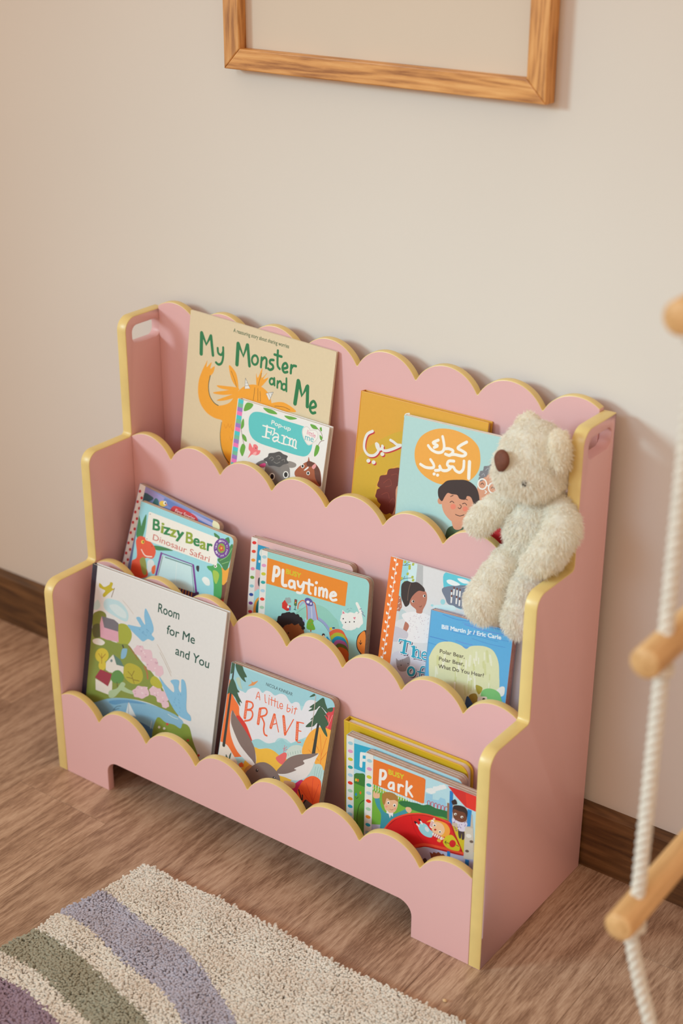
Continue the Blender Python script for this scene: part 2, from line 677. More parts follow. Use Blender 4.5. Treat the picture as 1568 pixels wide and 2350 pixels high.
def lathe_y(name, prof, m, parent, loc, n=40):
    """solid of revolution about local y; prof = [(y, r)]"""
    V, F = [], []
    for y, r in prof:
        for k in range(n):
            a = 2 * math.pi * k / n
            V.append((r * math.cos(a), y, r * math.sin(a)))
    for i in range(len(prof) - 1):
        for k in range(n):
            j = (k + 1) % n
            F.append((i * n + k, i * n + j, (i + 1) * n + j, (i + 1) * n + k))
    F.append(tuple(range(n))[::-1])
    F.append(tuple(range((len(prof) - 1) * n, len(prof) * n)))
    o = mesh_obj(name, V, F, m, parent, smooth=40)
    bm = bmesh.new()
    bm.from_mesh(o.data)
    bmesh.ops.recalc_face_normals(bm, faces=bm.faces)
    bm.to_mesh(o.data)
    bm.free()
    o.location = loc
    return o


def catmull(P, n, closed=False):
    P = np.array(P, float)
    N = len(P)
    out = []
    segs = N if closed else N - 1
    for i in range(segs):
        if closed:
            p0, p1, p2, p3 = P[(i - 1) % N], P[i], P[(i + 1) % N], P[(i + 2) % N]
        else:
            p0, p1, p2, p3 = P[max(i - 1, 0)], P[i], P[i + 1], P[min(i + 2, N - 1)]
        for k in range(n):
            t = k / n
            out.append(0.5 * (2 * p1 + (p2 - p0) * t + (2 * p0 - 5 * p1 + 4 * p2 - p3) * t * t + (3 * p1 - p0 - 3 * p2 + p3) * t ** 3))
    if not closed:
        out.append(P[-1])
    return np.array(out)


def tube(path, radius, n=8):
    """tube along a dense path; radius scalar or list"""
    P = np.array(path, float)
    R_ = np.full(len(P), radius) if np.isscalar(radius) else np.array(radius)
    T = np.gradient(P, axis=0)
    T /= np.linalg.norm(T, axis=1)[:, None]
    ref = np.array((0.31, 0.95, 0.07))
    V, F = [], []
    nrm = np.cross(T[0], ref)
    nrm /= np.linalg.norm(nrm)
    for i in range(len(P)):
        nrm = nrm - T[i] * (nrm @ T[i])
        nrm /= np.linalg.norm(nrm)
        bi = np.cross(T[i], nrm)
        for k in range(n):
            a = 2 * math.pi * k / n
            V.append(P[i] + R_[i] * (math.cos(a) * nrm + math.sin(a) * bi))
    for i in range(len(P) - 1):
        for k in range(n):
            j = (k + 1) % n
            F.append((i * n + k, i * n + j, (i + 1) * n + j, (i + 1) * n + k))
    F.append(tuple(range(n))[::-1])
    F.append(tuple(range((len(P) - 1) * n, len(P) * n)))
    return V, F


def rope(path, r, parent, pitch=0.030):
    P = np.array(path, float)
    seg = np.linalg.norm(np.diff(P, axis=0), axis=1)
    s = np.concatenate([[0], np.cumsum(seg)])
    ss = np.arange(0, s[-1], 0.003)
    Q = np.stack([np.interp(ss, s, P[:, k]) for k in range(3)], 1)
    T = np.gradient(Q, axis=0)
    T /= np.linalg.norm(T, axis=1)[:, None]
    a = np.cross(T, (0, 1, 0))
    a /= np.linalg.norm(a, axis=1)[:, None]
    b = np.cross(T, a)
    V, F = [], []
    for k in range(3):
        ph = 2 * math.pi * (ss / pitch + k / 3)
        C_ = Q + (a * np.cos(ph)[:, None] + b * np.sin(ph)[:, None]) * r * 0.50
        v, f = tube(C_, r * 0.56, 8)
        F += [tuple(i + len(V) for i in q) for q in f]
        V += v
    return mesh_obj('rope', V, F, M_ROPE, parent, smooth=60)


RUNGZ = (1.035, 0.722, 0.432)
RUNG_L = 0.36
for z in RUNGZ:
    lathe_y('rung', [(0, 0.0125), (0.0012, 0.0142), (0.003, 0.0150), (RUNG_L - 0.003, 0.0150), (RUNG_L - 0.0012, 0.0142), (RUNG_L, 0.0125)],
            M_DOWEL, ladder, (0, -0.040, z - 0.2))
LO = np.array((LX, LY, 0.2))
for dy in (0.0, RUNG_L - 0.08):
    pts = [(LX, LY + dy, z) for z in np.linspace(2.35, 0.44, 40)]
    if dy == 0:
        tail = [at_y(1449, 2145, LY), at_y(1455, 2190, LY), at_y(1472, 2270, LY), at_y(1492, 2350, LY), at_y(1505, 2450, LY), at_y(1490, 2560, LY)]
    else:
        tail = [(LX, LY + dy, 0.40), (LX + 0.004, LY + dy, 0.34), (LX + 0.012, LY + dy, 0.28), (LX + 0.008, LY + dy, 0.22)]
    path = np.concatenate([np.array(pts), catmull(np.array(tail), 6)]) - LO
    rp = rope(path, 0.0072, ladder)
    for z in RUNGZ:                                   # knot under every rung
        kn = []
        for t in np.linspace(0, 2 * math.pi * 1.6, 60):
            kn.append((0.0065 * math.cos(t), dy + 0.0065 * math.sin(t), z - 0.2 - 0.020 - 0.004 * t / 5))
        v, f = tube(kn, 0.0052, 8)
        mesh_obj('knot', v, f, M_ROPE, ladder, smooth=60)

# ---------------------------------------------------------------- books: builder
PAGE_EDGE = mat('grey_board_edge', (178, 152, 134), 0.85, 0.10, 250, stretch=(1, 1, 1))
PAPER = mat('white_page_edges', (222, 212, 200), 0.85, 0.10, 900, stretch=(0.15, 8, 0.15))
CROPS = {1: (250, 660, 1568 / 550), 2: (760, 760, 2.24), 3: (160, 960, 3.92), 4: (540, 1200, 1568 / 360), 5: (860, 1240, 1568 / 360),
         6: (90, 1270, 1568 / 450), 7: (480, 1490, 4.9), 8: (770, 1620, 4.48), 9: (900, 1840, 1568 / 220)}


def ink(rgb):
    return mat('ink_%d_%d_%d' % tuple(rgb), rgb, 0.38, 0.015, 200, coat=0.15)


class Book:
    def __init__(s, name, label, q, tier, T, style, cover, spine=None, corner=0.008, boards=6, edge=None, group=None):
        x, y, z, th, ph, ps, w_, h_ = q
        u = np.array((1.0, 0, 0))
        v = np.array((0, math.sin(th), math.cos(th)))
        u, v = math.cos(ph) * u + math.sin(ph) * v, -math.sin(ph) * u + math.cos(ph) * v
        c, sn = math.cos(ps), math.sin(ps)
        Rz = np.array(((c, -sn, 0), (sn, c, 0), (0, 0, 1)))
        u, v = Rz @ u, Rz @ v
        o = np.array((x, y, z))
        n = np.cross(v, u)                                     # into the book
        low = min(z, (o + u * w_)[2], (o + n * T)[2], (o + u * w_ + n * T)[2])
        gap = (low - FLOORZ[tier] - 0.0009) / v[2]             # the book stands on the tray
        o = o - v * gap
        h_ += gap
        s.o, s.u, s.v, s.n, s.w, s.h, s.T = o, u, v, n, w_, h_, T
        e = bpy.data.objects.new(name, None)
        e.empty_display_size = 0.03
        e.matrix_world = Matrix(((u[0], n[0], v[0], o[0]), (u[1], n[1], v[1], o[1]), (u[2], n[2], v[2], o[2]), (0, 0, 0, 1)))
        link(e)
        tag(e, label, 'book', group or 'picture books on the scalloped shelf')
        s.e = e
        mc = ink(cover)
        ms = ink(spine or cover)
        edge = edge or PAGE_EDGE
        r = corner
        full = round_poly([(0, 0), (w_, 0), (w_, h_), (0, h_)], [0.0008, r, r, 0.0008], 7)
        s.outline = full

        def plate(nm, pts, d0, t, mats, rim=None, bev=0.0003):
            return slab(nm, pts, t, bev, Place((0, d0, 0), (1, 0, 0), (0, 0, 1), (0, 1, 0)), mats, e, (), rim)
        if style == 'board':
            t = T / boards
            s.front = plate('front_cover', full, 0, t * 0.93, [mc, edge], lambda q_: 1)
            pm = None
            for k in range(1, boards - 1):
                if pm is None:
                    ob = plate('page', full, 0, t * 0.90, [PAPER, edge], lambda q_: 1)
                    pm = ob.data
                else:
                    ob = link(bpy.data.objects.new('page', pm), e)
                ob.location = (-0.0004 * (k % 2), t * k, -0.0003 * ((k * 7) % 3))
            plate('back_cover', full, t * (boards - 1), t * 0.93, [mc, edge], lambda q_: 1)
            slab('spine', [(-0.0009, 0.0002), (-0.0002, 0.0002), (-0.0002, h_ - 0.0002), (-0.0009, h_ - 0.0002)], T - 0.0004, 0.0002,
                 Place((0, 0.0002, 0), (1, 0, 0), (0, 0, 1), (0, 1, 0)), ms, e)
        elif style == 'hard':
            tc, ov = 0.0022, 0.0035
            s.front = plate('front_cover', full, 0, tc, [mc], bev=0.0006)
            plate('back_cover', full, T - tc, tc, [mc], bev=0.0006)
            pg = round_poly([(0.003, ov), (w_ - ov, ov), (w_ - ov, h_ - ov), (0.003, h_ - ov)], [0, max(r - ov, 0), max(r - ov, 0), 0], 7)
            plate('page_block', pg, tc + 0.0001, T - 2 * tc - 0.0002, [PAPER], bev=0.0002)
            slab('spine', [(-0.0016, 0.0), (-0.0001, 0.0), (-0.0001, h_), (-0.0016, h_)], T, 0.0006,
                 Place((0, 0, 0), (1, 0, 0), (0, 0, 1), (0, 1, 0)), ms, e)
        else:                                                   # paperback
            s.front = plate('front_cover', full, 0, 0.0006, [mc], bev=0.0001)
            plate('page_block', round_poly([(0.0004, 0.0004), (w_ - 0.0006, 0.0004), (w_ - 0.0006, h_ - 0.0006), (0.0004, h_ - 0.0006)], [0.0005] * 4, 2), 0.0007, T - 0.0014, [PAPER], bev=0.0001)
            plate('back_cover', full, T - 0.0006, 0.0006, [mc], bev=0.0001)
        s.boxes = []
        s.shapes = {}
        s.crop = None

    # ----- printing on the cover: outlines read off in zoomed-crop pixels, laid onto the cover plane
    def uv(s, pts):
        ox, oy, k = CROPS[s.crop]
        out = []
        for a, b in pts:
            d = hit_plane(ox + a / k, oy + b / k, s.o, s.n) - s.o
            out.append((d @ s.u, d @ s.v))
        return np.array(out)

    def k(s):
        return 2.05 / FPX / CROPS[s.crop][2]

    def add(s, col, P, tris, part):
        P = np.asarray(P, float)
        O_ = ccw(s.outline)
        lo_, hi_ = P.min(0) - 0.0003, P.max(0) + 0.0003
        lay = 0                                                # just above whatever is already printed under it
        for a_, b_, l_ in s.boxes:
            if (a_ < hi_).all() and (b_ > lo_).all():
                lay = max(lay, l_ + 1)
        s.boxes.append((lo_, hi_, lay))
        dep = -0.00003 - 0.000010 * lay
        V, F, C_ = s.shapes.setdefault(part, ([], [], []))
        E_ = [(O_[i], O_[(i + 1) % len(O_)]) for i in range(len(O_))]
        lo, hi = np.array((0.0008, 0.0008)), np.array((s.w, s.h)) - 0.0008
        for t in tris:
            poly = [P[i] for i in t]
            cs = np.array(poly)
            core = (cs.min(0) > lo).all() and (cs.max(0) < hi).all() and not (cs[:, 0].max() > s.w - 0.01 and (cs[:, 1].max() > s.h - 0.01 or cs[:, 1].min() < 0.01))
            if not core:
                for a, b in E_:
                    if not poly:
                        break
                    ex, ey = b - a
                    sd = [ex * (q[1] - a[1]) - ey * (q[0] - a[0]) for q in poly]
                    new = []
                    for i in range(len(poly)):
                        j = (i + 1) % len(poly)
                        if sd[i] >= 0:
                            new.append(poly[i])
                        if (sd[i] >= 0) != (sd[j] >= 0):
                            tt = sd[i] / (sd[i] - sd[j])
                            new.append(poly[i] + (poly[j] - poly[i]) * tt)
                    poly = new
                if len(poly) < 3:
                    continue
            b0 = len(V)
            V.extend((q[0], dep, q[1]) for q in poly)
            for i in range(1, len(poly) - 1):
                F.append((b0, b0 + i, b0 + i + 1))
                C_.append(tuple(col))

    def poly(s, col, pts, smooth=True, part='cover_picture', raw=False):
        P = pts if raw else s.uv(pts)
        if smooth:
            P = catmull(P, 5, True)
        P = np.asarray(P)
        tr = tessellate_polygon([[Vector((a, b, 0)) for a, b in P]])
        s.add(col, P, tr, part)

    def ell(s, col, cx, cy, rx, ry, rot=0, part='cover_picture', n=28):
        r = math.radians(rot)
        pts = []
        for i in range(n):
            a = 2 * math.pi * i / n
            x, y = rx * math.cos(a), ry * math.sin(a)
            pts.append((cx + x * math.cos(r) - y * math.sin(r), cy + x * math.sin(r) + y * math.cos(r)))
        s.poly(col, pts, False, part)

    def blob(s, col, cx, cy, rx, ry, amp=0.08, n=11, part='cover_picture', seed=1):
        rd = random.Random(seed)
        pts = []
        for i in range(n):
            a = 2 * math.pi * i / n
            f = 1 + amp * (1 if i % 2 else -1) + rd.uniform(-amp, amp) * 0.5
            pts.append((cx + rx * f * math.cos(a), cy + ry * f * math.sin(a)))
        s.poly(col, pts, True, part)

    def line(s, col, wd, pts, smooth=True, part='cover_picture', taper=(1, 1), off=(0, 0)):
        P = s.uv([(a + off[0], b + off[1]) for a, b in pts])
        if smooth and len(P) > 2:
            P = catmull(P, 6)
        elif len(P) == 2:
            P = np.array([P[0] + (P[1] - P[0]) * t for t in np.linspace(0, 1, 4)])
        n = len(P)
        T_ = np.gradient(P, axis=0)
        T_ /= np.maximum(np.linalg.norm(T_, axis=1), 1e-12)[:, None]
        N_ = np.stack([-T_[:, 1], T_[:, 0]], 1)
        ww = np.linspace(taper[0], taper[1], n) * wd * s.k() * 1.18 / 2
        V = list(P + N_ * ww[:, None]) + list(P - N_ * ww[:, None])
        fs = [t for i in range(n - 1) for t in ([i, n + i, n + i + 1], [i, n + i + 1, i + 1])]
        for e_, sg in ((0, -1), (n - 1, 1)):                    # round ends
            b0 = len(V)
            for k_ in range(9):
                a = -math.pi / 2 + math.pi * k_ / 8
                V.append(P[e_] + ww[e_] * (math.cos(a) * T_[e_] * sg + math.sin(a) * N_[e_]))
            fs += [[b0, b0 + k_, b0 + k_ + 1] for k_ in range(1, 8)]
        V = np.array(V) * 1000
        good = []
        for f in fs:
            q = V[f]
            ar = (q[:, 0] * np.roll(q[:, 1], -1) - np.roll(q[:, 0], -1) * q[:, 1]).sum()
            if abs(ar) > 1e-6:
                good.append(f if ar > 0 else f[::-1])
        ov, _, of, _, _, org = delaunay_2d_cdt([Vector(q) for q in V], [], good, 0, 1e-5)   # one clean sheet per stroke
        s.add(col, np.array([tuple(q) for q in ov]) / 1000, [tuple(f) for f, g in zip(of, org) if g], part)

    def lines(s, col, wd, strokes, **kw):
        for st in strokes:
            s.line(col, wd, st, **kw)

    def ring(s, col, wd, cx, cy, rx, ry, part='cover_picture', a0=0, a1=360):
        s.line(col, wd, [(cx + rx * math.cos(math.radians(a)), cy + ry * math.sin(math.radians(a))) for a in np.linspace(a0, a1, 14)], True, part)

    def text(s, col, txt, p0, p1, cap, off=0.0, part='title_lettering', shear=0.0):
        V, F, wid = font_mesh(txt, 0.0)
        a, b, c = s.uv([p0, p1, (p0[0], p0[1] - cap)])
        d = b - a
        L = np.linalg.norm(d)
        d = d / L
        up = np.array((-d[1], d[0]))
        hgt = abs((c - a) @ up)
        for dx, dy in ([(0, 0)] if off <= 0 else [(-off, -off), (off, -off), (-off, off), (off, off)]):    # heavier print
            P = a + (V[:, :1] + dx) * d * (L / wid) + (V[:, 1:2] + dy) * (up + shear * d) * (hgt / 0.73)
            s.add(col, P, F, part)

    def letters(s, cols, items, cap, off=0.0, part='title_lettering'):
        for i, (ch, x0, y0, x1, y1) in enumerate(items):
            s.text(cols[i % len(cols)], ch, (x0, y0), (x1, y1), cap, off, part)

    def ring_text(s, col, txt, cx, cy, rx, ry, a0, a1, cap, part='title_lettering'):
        n = len(txt)
        for i, ch in enumerate(txt):
            if ch == ' ':
                continue
            a = math.radians(a0 + (a1 - a0) * (i + 0.1) / n)
            b = math.radians(a0 + (a1 - a0) * (i + 0.9) / n)
            p0 = (cx + rx * math.cos(a), cy + ry * math.sin(a))
            p1 = (cx + rx * math.cos(b), cy + ry * math.sin(b))
            V, F, wid = font_mesh(ch, 0.0)
            A_, B_ = s.uv([p0, p1])
            d = B_ - A_
            L = np.linalg.norm(d)
            d /= L
            up = np.array((-d[1], d[0]))
            P = A_ + V[:, :1] * d * (L / wid) + V[:, 1:2] * up * (cap * s.k() / 0.73)
            s.add(col, P, F, part)

    def strip(s, base, cols, x0, x1, v0, v1, n, rx, rv, jit=0.0):
        """white binding strip with a column of coloured dots, in cover metres"""
        if base:
            s.poly(base, [(x0, 0), (x1, 0), (x1, s.h), (x0, s.h)], False, raw=True)
        for i in range(n):
            vv = v1 + (v0 - v1) * i / max(n - 1, 1)
            cx = (x0 + x1) / 2 + jit * (1 if i % 2 else -1)
            P = np.array([(cx + rx * math.cos(a), vv + rv * math.sin(a) + 0.15 * rx * math.cos(a)) for a in np.linspace(0, 2 * math.pi, 14)[:-1]])
            s.poly(cols[i % len(cols)], P, False, raw=True)

    def finish(s):
        for part, (V, F, C_) in s.shapes.items():
            cols = sorted(set(C_))
            idx = {c: i for i, c in enumerate(cols)}
            mesh_obj(part, V, F, [ink(c) for c in cols], s.front, [idx[c] for c in C_])


_fm = {}


def font_mesh(txt, off):
    key = (txt, off)
    if key not in _fm:
        cu = bpy.data.curves.new('lettering', 'FONT')
        cu.body = txt
        cu.size = 1.0
        cu.offset = off
        cu.resolution_u = 4
        ob = bpy.data.objects.new('lettering', cu)
        me = ob.to_mesh()
        V = np.array([v.co[:2] for v in me.vertices])
        me.calc_loop_triangles()
        F = [tuple(t.vertices) for t in me.loop_triangles]
        V[:, 0] -= V[:, 0].min()
        wid = V[:, 0].max()
        ob.to_mesh_clear()
        bpy.data.objects.remove(ob)
        bpy.data.curves.remove(cu)
        _fm[key] = (V, F, wid)
    return _fm[key]


DOTS = [(160, 200, 212), (220, 150, 190), (200, 195, 50), (40, 160, 160), (165, 200, 220), (225, 60, 45), (165, 200, 170), (240, 145, 40), (30, 165, 200)]
WHITE = (226, 222, 217)

# ---------------------------------------------------------------- books: top tier
b = Book('picture_book', 'cream paperback with green title and orange furry shape, tallest on the top tier', (0.07895, -0.05014, 0.45177, 0.12102, -0.04202, -0.00025, 0.27794, 0.27341), 3, 0.004, 'paper', (218, 198, 164), corner=0.0015)
b.crop = 1
OR = (238, 160, 40)
b.poly(OR, [(632, 500), (645, 476), (640, 520), (672, 488), (664, 530), (692, 515), (684, 555), (662, 585), (652, 640), (660, 705), (690, 755), (722, 772), (790, 752), (835, 690), (880, 650), (935, 634), (990, 645), (1035, 680), (1060, 735), (1065, 800), (1050, 1000), (1000, 1300), (880, 1320), (800, 1190), (770, 1135), (745, 1080), (731, 1010), (730, 950), (738, 890), (738, 868), (690, 852), (640, 818), (600, 760), (584, 690), (588, 610), (610, 545)])
for pts in ([(845, 655), (770, 645), (706, 640), (740, 662), (840, 675)], [(835, 668), (745, 676), (680, 688), (745, 702), (840, 692)], [(840, 690), (770, 712), (705, 738), (760, 738), (845, 712)],
            [(838, 655), (803, 600), (786, 508), (832, 560), (848, 650)], [(968, 650), (964, 560), (975, 590), (1005, 525), (1000, 590), (1038, 556), (1010, 600), (1045, 590), (995, 650)], [(1062, 758), (1145, 752), (1226, 812), (1120, 806), (1060, 790)]):
    b.poly(OR, pts)
GREENK = (30, 70, 55)
b.line(GREENK, 5, [(664, 575), (652, 640), (660, 705), (688, 752), (716, 771)])
b.line(GREENK, 7, [(737, 880), (728, 960), (735, 1040), (755, 1100), (785, 1145)], taper=(.4, 1))
for x, y in ((765, 920), (790, 915), (812, 940), (800, 1000)):
    b.line((222, 140, 30), 4, [(x - 10, y - 25), (x, y), (x + 12, y - 22)])
b.lines((110, 75, 30), 3, [[(800, 545), (822, 600), (835, 650)], [(955, 655), (950, 700), (945, 735)], [(975, 660), (975, 740)], [(990, 680), (992, 745)], [(1085, 775), (1140, 780), (1185, 800)], [(1000, 560), (985, 610), (978, 640)]])
for h_ in ([(894, 592), (924, 660), (889, 662)], [(1076, 684), (1028, 692), (1050, 740)]):
    b.poly(WHITE, h_, False)
    b.line((90, 95, 100), 2.5, h_ + [h_[0]], False)
b.lines((90, 95, 100), 2, [[(897, 625), (908, 622)], [(893, 643), (916, 640)], [(1062, 690), (1066, 703)], [(1045, 692), (1056, 722)]])
G = (22, 116, 66)
b.lines(G, 27, [[(607, 298), (604, 432)], [(846, 368), (838, 502)], [(1240, 612), (1218, 758)]], part='title_lettering')
b.lines(G, 21, [[(610, 300), (638, 372), (666, 318)], [(668, 316), (681, 442)], [(850, 372), (880, 448), (905, 376)], [(909, 376), (920, 512)]], smooth=False, part='title_lettering')
b.lines(G, 23, [[(1244, 618), (1263, 708), (1296, 650)], [(1301, 646), (1298, 778)]], smooth=False, part='title_lettering')
b.lines(G, 16, [[(712, 396), (716, 428), (735, 440), (746, 424)], [(748, 392), (748, 450), (738, 492), (718, 503), (701, 490)],
                [(1000, 458), (995, 520)], [(999, 478), (1018, 458), (1032, 474), (1028, 526)],
                [(1078, 474), (1058, 474), (1054, 492), (1072, 508), (1074, 528), (1056, 538), (1042, 530)],
                [(1106, 412), (1104, 505), (1118, 532)], [(1084, 438), (1130, 452)],
                [(1142, 530), (1168, 522), (1160, 496), (1143, 502), (1136, 530), (1148, 554), (1168, 552)],
                [(1194, 508), (1190, 560)], [(1193, 530), (1206, 512), (1224, 514)]], part='title_lettering')
b.ring(G, 15, 956, 474, 20, 30, part='title_lettering')
b.ring(G, 13, 1066, 614, 14, 20, part='title_lettering')
b.ring(G, 13, 1146, 650, 14, 20, part='title_lettering')
b.lines(G, 13, [[(1083, 592), (1084, 640)], [(1104, 612), (1102, 655)], [(1104, 628), (1120, 612), (1130, 630), (1129, 662)], [(1162, 594), (1162, 678)]], part='title_lettering')
b.line(G, 17, [(1320, 788), (1354, 776), (1342, 744), (1322, 758), (1316, 795), (1330, 820), (1350, 818)], part='title_lettering')
b.text((70, 100, 66), 'A reassuring story about sharing worries', (815, 290), (1178, 398), 27, 0.01)
b.finish()

b = Book('picture_book', 'white book with striped spine strip and farm animals in front of the cream paperback', (0.19745, -0.07210, 0.44577, 0.17492, -0.03309, -0.00799, 0.17245, 0.16876), 3, 0.0105, 'hard', (228, 224, 220), corner=0.001)
b.crop = 1
cols = [(60, 190, 195), (110, 180, 145), (150, 112, 185), (232, 112, 175)]
for i in range(30):
    a = b.h - 0.0062 * i
    b.poly(cols[i % 4], [(0, a - 0.0062), (0.0100, a - 0.0062), (0.0100, a), (0, a)], False, raw=True)
b.poly((85, 190, 190), [(914, 880), (926, 832), (965, 812), (1040, 828), (1160, 872), (1285, 912), (1326, 950), (1332, 1010), (1322, 1068), (1290, 1102), (1235, 1098), (1100, 1056), (975, 1012), (925, 960)])
LG, LG2 = (95, 160, 50), (70, 135, 40)
for p_ in ([(884, 808), (890, 772), (908, 752), (945, 764), (925, 795)], [(1010, 786), (1070, 800), (1102, 828), (1045, 820)], [(1148, 838), (1200, 845), (1232, 858), (1182, 864)], [(1318, 894), (1350, 902), (1368, 926), (1335, 922)],
           [(864, 926), (868, 880), (882, 858), (884, 905)], [(874, 958), (896, 975), (902, 1008), (880, 994)], [(858, 1060), (874, 1022), (894, 1042), (876, 1102), (862, 1085)], [(1344, 1080), (1358, 1030), (1378, 1045), (1368, 1085), (1346, 1106)],
           [(1380, 965), (1396, 980), (1394, 1000), (1382, 990)], [(1380, 918), (1392, 915), (1394, 940), (1384, 935)]):
    b.poly(LG, p_)
b.lines((120, 80, 60), 3, [[(866, 928), (874, 980), (884, 1025)], [(1366, 922), (1390, 950), (1398, 985)], [(1408, 1000), (1385, 1008), (1368, 1036)]])
TW = (236, 232, 226)
b.text(TW, 'Pop-up', (1063, 893), (1188, 938), 30, 0.012)
b.lines(TW, 13, [[(1036, 905), (1027, 975)]], part='title_lettering')
b.lines(TW, 8, [[(1008, 902), (1086, 925)], [(1086, 925), (1081, 946)], [(1032, 940), (1062, 950)], [(1064, 938), (1060, 962)], [(1004, 974), (1050, 986)],
                [(1072, 966), (1086, 952), (1106, 960), (1110, 980), (1105, 1004), (1120, 1014)], [(1132, 966), (1148, 970)], [(1128, 1018), (1162, 1028)], [(1148, 990), (1160, 974), (1172, 982)],
                [(1174, 984), (1186, 986)], [(1170, 1028), (1192, 1034)], [(1186, 1000), (1198, 988), (1208, 1000)], [(1206, 1005), (1218, 994), (1226, 1008)], [(1196, 1038), (1210, 1042)], [(1214, 1048), (1228, 1052)]], part='title_lettering')
b.lines(TW, 10, [[(1147, 972), (1143, 1022)], [(1186, 986), (1181, 1030)], [(1207, 1002), (1203, 1038)], [(1226, 1006), (1221, 1048)], [(1106, 980), (1086, 978), (1073, 990), (1082, 1006), (1104, 998)]], part='title_lettering')
hp = [(1320, 934), (1300, 908), (1274, 914), (1264, 946), (1276, 992), (1306, 1032), (1346, 1012), (1370, 978), (1366, 944), (1344, 930)]
b.poly((232, 228, 222), hp)
b.line((190, 170, 170), 2, [(x + (1318 - x) * .06, y + (970 - y) * .06) for x, y in hp + [hp[0]]])
b.text((214, 110, 140), 'little', (1295, 958), (1350, 985), 34, 0.0)
b.text((60, 170, 180), 'me', (1282, 996), (1338, 1012), 44, 0.0)
PK = (232, 112, 118)
b.poly(PK, [(922, 1016), (942, 1048), (946, 1028), (962, 1026), (976, 1042), (974, 1062), (992, 1066), (984, 1088), (962, 1098), (938, 1092), (910, 1114), (926, 1078), (914, 1056)])
b.poly((240, 165, 165), [(948, 1080), (966, 1074), (962, 1094), (942, 1094)])
b.ell((40, 40, 40), 962, 1050, 3, 4)
GY = (128, 120, 116)
b.poly((112, 104, 100), [(1018, 1128), (975, 1142), (960, 1165), (1010, 1178), (1030, 1160)])
b.poly((215, 70, 130), [(1020, 1148), (985, 1160), (1000, 1174), (1026, 1168)])
b.poly((140, 132, 126), [(1175, 1135), (1222, 1150), (1222, 1172), (1190, 1180), (1168, 1165)])
b.poly(GY, [(1030, 1150), (1070, 1135), (1140, 1140), (1178, 1170), (1185, 1230), (1170, 1330), (1100, 1360), (1040, 1320), (1018, 1240)])
b.blob((74, 70, 70), 1098, 1124, 76, 48, 0.10, 14)
b.lines((150, 144, 138), 2.5, [[(1050, 1120), (1065, 1108), (1078, 1120), (1064, 1132)], [(1095, 1105), (1115, 1100), (1125, 1115), (1108, 1122)], [(1080, 1140), (1098, 1150), (1120, 1140)], [(1130, 1130), (1148, 1124), (1150, 1140)]])
for ex, ey in ((1068, 1236), (1158, 1224)):
    b.ell((238, 234, 228), ex, ey, 18, 23)
    b.ell((30, 26, 28), ex, ey, 12, 17)
BR = (160, 82, 46)
b.poly(BR, [(1216, 1206), (1240, 1175), (1278, 1148), (1300, 1136), (1308, 1108), (1318, 1138), (1350, 1150), (1384, 1205), (1386, 1300), (1330, 1276), (1262, 1258), (1222, 1236)])
b.poly((96, 48, 32), [(1296, 1140), (1330, 1140), (1372, 1180), (1386, 1240), (1386, 1300), (1352, 1250), (1340, 1180), (1300, 1168)])
b.poly((226, 150, 150), [(1328, 1172), (1350, 1152), (1356, 1170), (1340, 1188)])
b.poly((232, 226, 220), [(1276, 1195), (1302, 1172), (1306, 1180), (1286, 1196)])
for ex, ey in ((1268, 1168), (1304, 1214)):
    b.ell((238, 234, 228), ex, ey, 11, 13)
    b.ell((30, 26, 28), ex, ey, 7, 9)
b.finish()

b = Book('picture_book', 'golden yellow hardback with white Arabic lettering, partly hidden behind the pale blue book', (0.41698, -0.05694, 0.44236, 0.14374, 0.0003, -4e-05, 0.21004, 0.2252), 3, 0.0120, 'hard', (216, 158, 48), spine=(222, 150, 50), corner=0.0015)
b.crop = 2
b.poly((206, 164, 44), [(110, 700), (250, 560), (420, 520), (560, 700), (560, 1000), (90, 1000)])
b.lines((230, 160, 60), 3, [[(255, 760), (300, 715), (350, 690)], [(235, 800), (250, 760), (330, 700)], [(225, 850), (235, 790)]])
for cx, cy, r in ((285, 780, 45), (330, 750, 48), (300, 850, 62), (262, 840, 34), (320, 900, 40), (285, 905, 36), (355, 830, 60)):
    b.blob((112, 44, 36), cx, cy, r, r, .06, 11, seed=cx)
b.lines((140, 62, 46), 2.5, [[(270, 780), (300, 760), (310, 790), (280, 800)], [(260, 840), (290, 830), (300, 860)], [(300, 880), (320, 860), (335, 890)], [(310, 740), (340, 735), (345, 765)]])
b.poly((214, 150, 118), [(338, 800), (400, 790), (400, 1000), (300, 1000), (330, 900)])
ar = [[(214, 514), (186, 530), (172, 568), (172, 608), (192, 636), (222, 638), (243, 616), (244, 588), (232, 578), (240, 604), (256, 606), (266, 592)],
      [(264, 590), (268, 612), (290, 614), (326, 602), (356, 588)], [(306, 560), (322, 570), (340, 584), (358, 586)]]
for st in ar:
    b.line((190, 40, 50), 13, st, off=(5, 6), part='title_lettering')
for d in ((192, 666), (219, 674), (264, 632)):
    b.ell((190, 40, 50), d[0] + 5, d[1] + 6, 10, 10, part='title_lettering')
for st in ar:
    b.line(WHITE, 13, st, part='title_lettering')
for d in ((192, 666), (219, 674), (264, 632)):
    b.ell(WHITE, d[0], d[1], 10, 10, part='title_lettering')
b.line(WHITE, 7, [(402, 424), (384, 428), (380, 444), (398, 450)])
b.finish()

